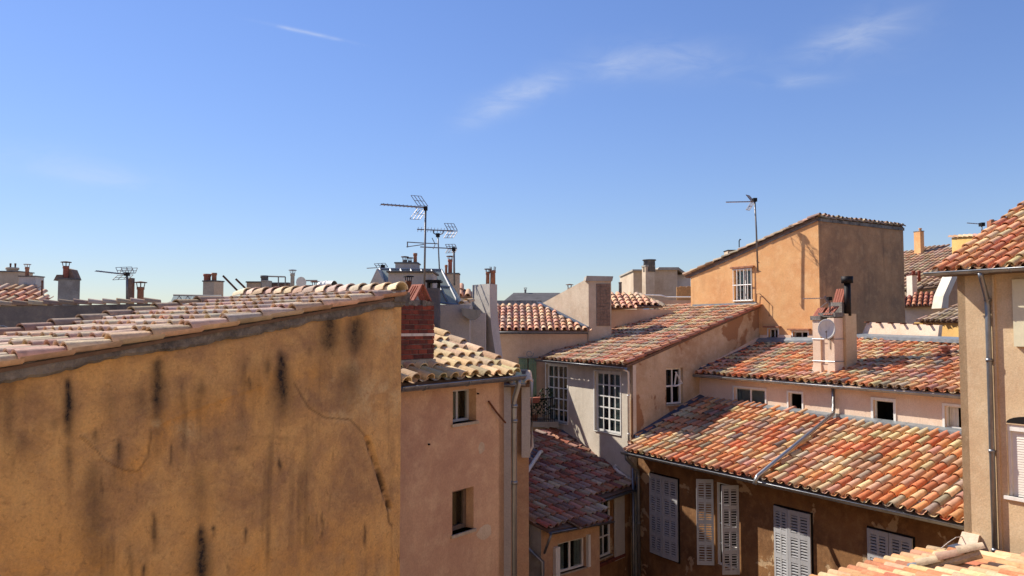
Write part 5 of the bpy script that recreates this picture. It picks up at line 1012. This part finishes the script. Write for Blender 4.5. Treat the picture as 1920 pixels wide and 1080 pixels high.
# ------------------------------------------------------------ far left roofs and chimneys
gw = thing('grey_parapet_house', 'blackened grey blank wall with clay coping behind the ochre roof', 'house', plan(120, 14.6)+UP*GZ)
ga, gb = plan(-120, 13.6), plan(290, 15.4); Fg = Fr(ga, gb); zga, zgb = Fg.px(-120, 578)[1], Fg.px(290, 569)[1]
wall(gw, Fg, 0, Fg.L, GZ, zga, zgb, M['dirtygrey'])
tile_line(gw, Fg.pt(-.1, zga+.0, -.06), Fg.pt(Fg.L+.05, zgb+.0, -.06), 15, s=.27, pal='dull', seed=13, name='coping_tile')
mb = MB(); mb.prism([Fg.pt(0, GZ, -.14), Fg.pt(Fg.L, GZ, -.14), Fg.pt(Fg.L, GZ, -1.6), Fg.pt(0, GZ, -1.6)], UP*(zga-GZ-.1)); mb.build('core', M['dirtygrey'], gw)
lr = thing('far_left_roof', 'little brown tiled roof behind the grey parapet at the left edge', 'roof', plan(40, 19)+UP*GZ)
pl_f = Pl(plan(-80, 18.5), plan(110, 18.5), zz(570, 18.5), .45, plan(0, 30)); roof(lr, pl_f, [pl_f.px(-60, 568), pl_f.px(98, 568), pl_f.px(66, 537), pl_f.px(-60, 536)], s=.23, e=.36, pal='pinkroof', nobj=90, seed=121)
mb = MB(); mb.abox(plan(-80, 18.7).x, plan(96, 18.7).x, 18.8, 20.5, GZ, zz(570, 18.5)); mb.build('wall', M['grey'], lr)
stack('brown_wide_chimney', 'wide brown chimney with two thin pipes at the left edge of the skyline', -8, 34, 510, 538, 20.0, 'buff', .6, pots=[(13, 33, 502, 511, 'buff', 'rust', False), (18, 21, 494, 504, 'rust', 'rust', False), (27, 30, 494, 504, 'rust', 'rust', False)])
stack('round_grey_chimney', 'blue grey round shouldered chimney with one brown pipe near the left edge', 35, 66, 519, 545, 19.6, 'lightgrey', .35, taper=.12, pots=[(47, 54, 496, 519, 'clay', 'lightgrey', True)])
ht = stack('hooded_chimney', 'stout cement chimney with brick hood and pagoda flue cap', 97, 143, 524, 566, 16.5, 'grey', .45, rot=.5, pots=[(118, 128, 492, 524, 'clay_red', 'rust', True)])
mb = MB(); c0 = at(100, 523, 16.6); 
for (pa, pb, pc2) in (((100, 526), (106, 515), (119, 515)),): mb.prism([at(100, 526, 16.6), at(106, 515, 16.6), at(118, 515, 16.6), at(118, 524, 16.6)], Vector((0, .3, 0)))
mb.prism([at(120, 502, 16.7), at(133, 505, 16.7), at(141, 524, 16.7), at(120, 524, 16.7)], Vector((0, .25, 0))); mb.build('brick_hood', M['brick_b'], ht)
stack('square_pot', 'square brown flue pot beside the left rooftop antenna', 236, 246, 521, 566, 16.2, 'brick_b', .13, cap=False)
flue('clay_pot', 'round clay pot with wide flat disc right of the left antenna', 257, 269, 530, 568, 16.3, 'clay', 'rust')
flue('short_rod_flue', 'very thin dark pipe sticking up by the left tile roof', 77, 80, 526, 548, 18.8, 'rust', 'rust', False)
gh = thing('roof_glasshouse', 'low glazed rooftop lantern with triangular bracing left of the ridge', 'skylight', plan(365, 17)+UP*zz(575, 17))
mb = MB(); Yl = 16.6; 
def rod(mb, a, b_, Y, r=.012): mb.tube([at(*a, Y), at(*b_, Y)], r, 4)
rod(mb, (325, 553), (412, 555), Yl, .018); rod(mb, (317, 567), (420, 567), Yl, .018)
for k in range(6): rod(mb, (328+k*16, 566), (336+k*16, 555), Yl, .008); rod(mb, (336+k*16, 555), (344+k*16, 566), Yl, .008)
gfo = mb.build('lantern_frame', M['steel'], gh)
for k in range(5): panel(at(320+k*19, 567, Yl+.02), at(338+k*19, 567, Yl+.02), at(338+k*18+5, 554, Yl+.35), at(322+k*18+4, 554, Yl+.35), 'pane', M['skyglass'], gfo)
mb = MB(); mb.prism([at(314, 567, Yl), at(420, 567, Yl), at(420, 580, Yl), at(314, 580, Yl)], Vector((0, .8, 0))); mb.build('kerb', M['mortar'], gh)
stack('brick_pot_chimney', 'pale chimney with twin brick pots above the rooftop lantern', 378, 411, 528, 560, 17.6, 'buff', .4, rot=-.35, pots=[(382, 395, 514, 529, 'clay_red', 'rust', False), (397, 406, 512, 529, 'clay', 'rust', False)])
for i, (a_, b_, lb_) in enumerate((((418, 517), (452, 552), 'dark leaning pole, the longer of two right of the brick pot chimney'), ((442, 523), (472, 552), 'dark leaning pole, the shorter of two beside the low grey block'))):
    mb = MB(); rod(mb, a_, b_, 17.0, .022); tag(mb.build('leaning_pole', M['rust']), lb_, 'pole', 'leaning poles')
stack('low_grey_block', 'low pale block with a sloping lid left of the rooftop pipe frame', 462, 490, 530, 556, 17.2, 'buff', .5)
stack('square_grey_stack', 'square grey stack with a notched hood beside the rooftop pipe frame', 490, 501, 528, 560, 17.0, 'grey', .3, capm='grey', pots=[(489, 502, 517, 530, 'dirtygrey', 'rust', False)])
stack('brick_stub', 'dark brick stub under the rooftop pipe frame', 503, 540, 532, 560, 17.8, 'brick_b', .4)
pf = thing('roof_rack', 'thin steel pipe frame standing above the brick stub', 'frame', at(520, 550, 17.4)); mb = MB(); rod(mb, (500, 518), (535, 519), 17.4, .016); rod(mb, (522, 519), (522, 550), 17.4, .014); rod(mb, (535, 519), (535, 550), 17.4, .014); rod(mb, (502, 518), (502, 550), 17.4, .014); mb.build('pipes', M['steel'], pf)
flue('crowned_flue', 'slim flue with a crown shaped cap between pipe frame and metal duct', 544, 552, 507, 552, 17.4, 'grey', 'aluminium', True, kind='disc')
mb = MB(); c_ = at(560, 530, 17.2); mb.tube([c_, c_+Vector((.05, -.03, .0)), c_+Vector((.07, -.05, .0))], [.02, .1, .13], 12); mb.tube([c_-UP*.3, c_], .012, 5); tag(mb.build('tiny_dish', M['dish']), 'tiny white dish on a post behind the ridge tiles', 'satellite dish')
pf = thing('roof_rack', 'low dark rail with two posts left of the metal duct', 'frame', at(575, 550, 17.4)); mb = MB(); rod(mb, (560, 526), (595, 526), 17.4, .016); rod(mb, (562, 526), (562, 550), 17.4, .014); rod(mb, (568, 526), (568, 550), 17.4, .014); mb.build('pipes', M['steel'], pf)
stack('dark_low_chimney', 'low dark chimney with rounded top below the left rail', 563, 586, 537, 560, 17.5, 'brick_b', .4)
flue('disc_pot', 'stubby brown pot with a flat disc touching the metal duct', 586, 596, 529, 552, 16.4, 'clay', 'rust')
du = thing('metal_duct', 'fat white sheet metal duct elbow with a dark open mouth on the ridge', 'duct', at(605, 556, 15.5)); Yd = 15.5
mb = MB(); r_ = 10.5/FPX*Yd; path = [at(597, 560, Yd), at(598, 546, Yd), at(603, 538, Yd), at(612, 537, Yd-.02), at(627, 537, Yd-.1)]; mb.tube(path, [r_*.9, r_*.95, r_, r_, r_*1.02], 18, False)
for f in (2, 3): mb.tube([path[f]-Vector((.02, 0, 0)), path[f]+Vector((.02, 0, 0))], r_*1.08, 18, False)
mb.build('duct_elbow', M['whitepaint'], du, True)
dd_ = (path[-1]-path[-2]).normalized(); mb = MB(); mb.tube([path[-1]-dd_*.03, path[-1]-dd_*.02], r_*.99, 18); mb.build('mouth', M['black'], du)  # black disc paints the shade inside the open duct
# skylight sheet peeping out behind the far verge, grey conduits at the left edge
mb = MB(); q = [at(192, 600, 11.6), at(212, 586, 12.2), at(236, 584, 12.4), at(222, 598, 11.8)]; mb.prism(q, UP*-.03); tag(mb.build('corrugated_sheet', M['dish']), 'scrap of pale corrugated sheet behind the far verge tiles', 'sheet')
for i, (r_, lb_) in enumerate(((14, 'outer grey conduit loop at the left edge behind the roof'), (9, 'inner grey conduit loop at the left edge behind the roof'))):
    mb = MB(); mb.tube([at(2+r_*1.3*math.sin(t), 630-r_*1.3*math.cos(t), 12.2) for t in [k*.28-.5 for k in range(8)]], .02, 6); tag(mb.build('conduit_loop', M['steel']), lb_, 'conduit', 'conduit loops')
# ------------------------------------------------------------ far middle
dr = thing('dark_hip_roof', 'dark slate coloured hip roof behind the peach house', 'roof', plan(1000, 36)+UP*GZ)
mb = MB(); a_, b_, c_, d_ = at(930, 576, 34), at(963, 549, 37), at(1050, 549, 37), at(1062, 576, 34); mb.prism([a_, b_, c_, d_], Vector((0, 5, -.6))); mb.prism([a_, d_, d_-UP*8, a_-UP*8], Vector((0, 3, 0))); mb.build('roof_slope', M['slate'], dr)
flue('roof_vent_pipe', 'short grey vent pipe on the dark hip roof', 983, 987, 540, 552, 37, 'grey', 'grey', True)
flue('stub_vent', 'stubby capped vent just above the sloping wall', 1064, 1072, 534, 546, 32, 'grey', 'rust', True)
flue('dark_post_flue', 'plain dark square flue right of the brick panel stack', 1160, 1166, 529, 552, 31, 'dirtygrey', 'rust', False)
fb = thing('far_cream_block', 'cream stair block with lean-to top on the skyline left of the tower', 'building', plan(1240, 41)+UP*GZ)
mb = MB(); Yc = 40; mb.abox(X(1189, Yc), X(1272, Yc), Yc, Yc+5, GZ, zz(505, Yc)); mb.build('wall', M['buff'], fb); mb = MB(); mb.prism([at(1232, 506, Yc-.15), at(1273, 506, Yc-.15), at(1273, 501, Yc-.15), at(1236, 501, Yc-.15)], Vector((0, 5, 0))); mb.build('roof_slab', M['grey'], fb); mb = MB(); mb.prism([at(1186, 508, Yc-.2), at(1208, 508, Yc-.2), at(1208, 505, Yc-.2), at(1186, 505, Yc-.2)], Vector((0, 5, 0))); mb.build('roof_slab', M['grey'], fb); mb = MB(); mb.prism([at(1272, 501, Yc), at(1290, 514, Yc), at(1290, 518, Yc), at(1272, 506, Yc)], Vector((0, 5, 0))); mb.build('roof_slab', M['grey'], fb)
mb = MB(); mb.abox(X(1272, Yc)-.001, X(1300, Yc), Yc+.4, Yc+4, GZ, zz(514, Yc)); mb.build('side_wall', M['lightgrey'], fb)
stack('far_cream_chimney', 'square cream chimney with a hollow cap in front of the far cream block', 1207, 1228, 500, 560, 39, 'buff', .6, rot=.2, capm='grey', pots=[(1206, 1229, 487, 499, 'dirtygrey', 'grey', False)])
bf = thing('bamboo_screen', 'bamboo screen fence beside the far cream block', 'fence', plan(1288, 38)+UP*.5); z0_, z1_ = zz(557, 38), zz(538, 38)
for k in range(16): mb = MB(); x_ = X(1271+k*1.9, 38); mb.tube([Vector((x_, 38, z0_-.4)), Vector((x_, 38, z1_+random.uniform(-.02, .05)))], .026, 6); mb.build('cane', M['bamboo'], bf)
mb = MB(); rod(mb, (1200, 553), (1240, 554), 33, .03); rod(mb, (1240, 554), (1250, 557), 33, .03); rod(mb, (1250, 557), (1300, 557), 33, .03); tag(mb.build('terrace_rail', M['whitepaint']), 'thin white terrace rail left of the tower', 'rail')
te = MB(); te.abox(X(1195, 33), X(1310, 33), 33, 37.9, GZ, zz(563, 33)); tag(te.build('terrace_block', M['buff']), 'cream terrace block with pale flat top left of the tower', 'building')
# ------------------------------------------------------------ hillside of roofs at the right
def farroof(name, label, eave0, eave1, Y0, Y1, slope, top, wallm, pal, seed, s=.3, e=.5):
    e0, e1 = plan(eave0[0], Y0), plan(eave1[0], Y1); z_ = (at(*eave0, Y0).z+at(*eave1, Y1).z)/2; t = thing(name, label, 'roof', (e0+e1)/2+UP*GZ); pl = Pl(e0, e1, z_, slope, (e0+e1)/2+Vector((0, 9, 0)))
    roof(t, pl, [pl.px(*eave0), pl.px(*eave1)]+[pl.px(*q) for q in top], s=s, e=e, pal=pal, nobj=0, seed=seed, channels=False, seg=5)
    F = Fr(e0+Vector((0, .3, 0)), e1+Vector((0, .3, 0))); wall(t, F, 0, F.L, GZ, z_-.05, z_-.05, M[wallm]); return t, F, pl
farroof('hill_roof', 'large brown tiled roof of the skyline right of the tower', (1690, 516), (1840, 500), 44, 40, .42, [(1840, 462), (1745, 463), (1690, 476)], 'buff', 'far', 131)
farroof('hill_roof', 'second brown tiled roof below the skyline roof beside the tower', (1690, 545), (1830, 528), 38, 35, .40, [(1830, 505), (1690, 520)], 'buff', 'far', 132)
hr_, Fh, _ = farroof('red_roof', 'small red roman tiled roof with blue grey wall right of the tower', (1690, 574), (1785, 571), 34, 33, .42, [(1785, 541), (1690, 557)], 'lightgrey', 'red', 133, .22, .4)
q = Fh.rect(1706, 1722, 585, 599); window(hr_, Fh, *q, rec=.02, cols=1, rows=1, fw=.05, sill=False)
farroof('side_roof', 'dull tiled low roof with white verge next to the beige house', (1722, 601), (1815, 602), 29, 27, .42, [(1815, 567)], 'yellow', 'dull', 134, .24, .4)
stack('hill_chimney', 'stepped tan chimney on the skyline roof right of the tower', 1721, 1734, 434, 466, 46, 'tower', .7, rot=.3, pots=[(1723, 1728, 428, 435, 'tower', 'tower', False)])
stack('white_slim_chimney', 'slim white chimney with brick crown among the right hand roofs', 1711, 1720, 516, 552, 35, 'white', .5, capm='brick', pots=[(1710, 1716, 508, 516, 'brick', 'rust', False), (1721, 1726, 508, 516, 'brick', 'rust', False)])
sw2 = MB(); sw2.prism([at(1765, 578, 30), at(1778, 578, 30), at(1779, 556, 30), at(1796, 517, 30), at(1786, 516, 30), at(1769, 555, 30)], Vector((.0, .7, 0))); tag(sw2.build('white_verge_wall', M['white']), 'white crooked verge wall left of the beige house', 'wall')
sw3 = MB(); sw3.prism([at(1776, 578, 30.2), at(1778, 557, 30.2), at(1796, 519, 30.2), at(1815, 519, 30.2), at(1815, 578, 30.2)], Vector((0, .5, 0))); tag(sw3.build('mauve_gable', M['pink']), 'shaded mauve gable behind the white verge wall', 'wall')
yb = thing('yellow_block', 'bright yellow stair block with clay coping on the skyline above the beige house', 'building', plan(1825, 31)+UP*GZ)
ya, yb_ = plan(1789, 32), plan(1862, 30); Fy = Fr(ya, yb_); zy0, zy1 = Fy.px(1789, 445)[1], Fy.px(1862, 441)[1]; wall(yb, Fy, 0, Fy.L, GZ, zy0, zy1, M['yellow']); tile_line(yb, Fy.pt(-.1, zy0, .0), Fy.pt(Fy.L, zy1, .0), 8, s=.26, pal='pinkroof', seed=17, name='coping_tile'); mb = MB(); mb.prism([Fy.pt(0, GZ, -.13), Fy.pt(Fy.L, GZ, -.13), Fy.pt(Fy.L, GZ, -2), Fy.pt(0, GZ, -2)], UP*(zy0-GZ)); mb.build('core', M['yellow'], yb)
flue('box_flue', 'brown flue with a square box cowl above the beige house roof', 1857, 1864, 412, 442, 24, 'clay', 'rust', False)
mb = MB(); c_ = at(1861, 420, 24); mb.box(c_, Vector((.11, 0, 0)), Vector((0, .11, 0)), Vector((0, 0, .1))); tag(mb.build('box_cowl', M['clay']), 'square brown cowl box crowning the flue above the beige roof', 'chimney cowl')
flue('small_hat_flue', 'small metal flue with a hat right of the box cowl', 1871, 1876, 414, 432, 24.5, 'rust', 'rust', True)
# ------------------------------------------------------------ antennas
def yagi(label, mast, boom, Y, nel, ehalf, refl=None, r=.02, edir=(.15, .95, .2), el=None, mastr=None, extra=(), name='tv_antenna'):
    t = thing(name, label, 'antenna', at(*mast[0], Y), None); k = Y/15
    mb = MB(); mb.tube([at(*q, Y) for q in mast], (mastr or r)*k, 8); mb.build('mast', M['steel'], t, True)
    a_, b_ = at(*boom[0], Y), at(*boom[1], Y); mb = MB(); mb.tube([a_, b_], r*.75*k, 6); mb.build('boom', M['aluminium'], t)
    mb = MB(); e_ = Vector(edir).normalized()*ehalf*k
    for i in range(nel):
        p_ = a_.lerp(b_, (i+.3)/nel*(el or .9)); mb.tube([p_-e_, p_+e_], .0055*k, 4)
    mb.build('elements', M['aluminium'], t)
    if refl:
        mb = MB()
        for (p0_, p1_) in refl:
            P0, P1_ = at(*p0_, Y), at(*p1_, Y); dq_ = Vector((.45, .85, .1)).normalized()*.17*k
            for f in (-1, -.35, .35, 1): mb.tube([P0+dq_*f, P1_+dq_*f*1.0], .0065*k, 4)
            for g_ in (0, .5, 1): mb.tube([P0.lerp(P1_, g_)-dq_, P0.lerp(P1_, g_)+dq_], .005*k, 4)
        mb.build('reflector', M['aluminium'], t)
    for (pts, rr) in extra: mb = MB(); mb.tube([at(*q, Y) for q in pts], rr*k, 5); mb.build('bracket', M['steel'], t)
    mb = MB(); c_ = at(*mast[-1], Y); mb.box(c_, Vector((.035, 0, 0))*k, Vector((0, .05, 0))*k, Vector((0, 0, .035))*k); mb.build('clamp', M['black'], t); return t
yagi('tallest rooftop antenna with long boom and crossed reflector left of centre', [(795, 575), (798, 391)], [(714, 383), (796, 389)], 13.6, 10, .10, [((780, 367), (793, 386)), ((778, 411), (792, 392))], .022, (.25, .9, .35), mastr=.02, extra=[([(781, 389), (780, 396), (784, 400)], .008)])
yagi('antenna with cradle arm and arrow shaped reflector behind the tallest mast', [(824, 508), (821, 441)], [(782, 430), (850, 433)], 16.5, 10, .05, [((842, 419), (849, 432)), ((841, 446), (849, 434))], .016, (.1, .3, 1), mastr=.013, extra=[([(812, 431), (813, 437), (818, 440), (824, 440), (830, 438), (831, 433)], .012), ([(765, 454), (797, 456), (822, 457)], .01), ([(762, 463), (797, 458)], .009), ([(764, 453), (764, 464)], .012), ([(810, 446), (815, 456)], .008), ([(812, 467), (816, 458)], .008)])
yagi('short antenna on its own mast behind the clay pot', [(852, 535), (851, 467)], [(788, 463), (850, 466)], 17.4, 8, .03, [((844, 458), (848, 466)), ((844, 474), (848, 467))], .016, (.2, .9, .1), mastr=.02)
yagi('small low antenna on the skylight gable peak', [(719, 508), (718, 500)], [(688, 503), (706, 502)], 16.0, 4, .03, [((712, 494), (717, 501))], .012, (.3, .9, .1))
yagi('antenna with square grid reflector on the left skyline', [(238, 570), (238, 514)], [(180, 508), (232, 514)], 16.0, 9, .05, [((232, 501), (237, 512)), ((226, 524), (235, 516)), ((243, 503), (239, 513))], .02, (.3, .9, .2), mastr=.02)
yagi('lone antenna on a tall mast fixed to the sunlit tower face', [(1421, 509), (1418, 430), (1415, 375)], [(1361, 379), (1413, 378)], 25.2, 9, .06, [((1402, 366), (1411, 377)), ((1402, 394), (1411, 380))], .016, (.2, .9, .2), mastr=.017, extra=[([(1418, 489), (1424, 493)], .008), ([(1421, 507), (1427, 510)], .008)])
yagi('small cluttered antenna on the attic chimney above the dish', [(1556, 612), (1556, 570), (1555, 560)], [(1506, 560), (1545, 559)], Fc.pt(.75, 0, .1).y, 8, .05, [((1546, 556), (1556, 570)), ((1540, 575), (1552, 566))], .013, (.2, .9, .2), mastr=.014)
yagi('faint antenna beside the yellow stair block on the right', [(1841, 440), (1841, 421)], [(1813, 418), (1838, 420)], 30, 5, .03, None, .012, (.2, .9, .1))
yagi('antenna tip peeping over the beige roof at the right edge', [(1919, 410), (1918, 397)], [(1892, 393), (1916, 393)], 22, 3, .03, [((1912, 386), (1918, 393))], .012, (.2, .9, .1))
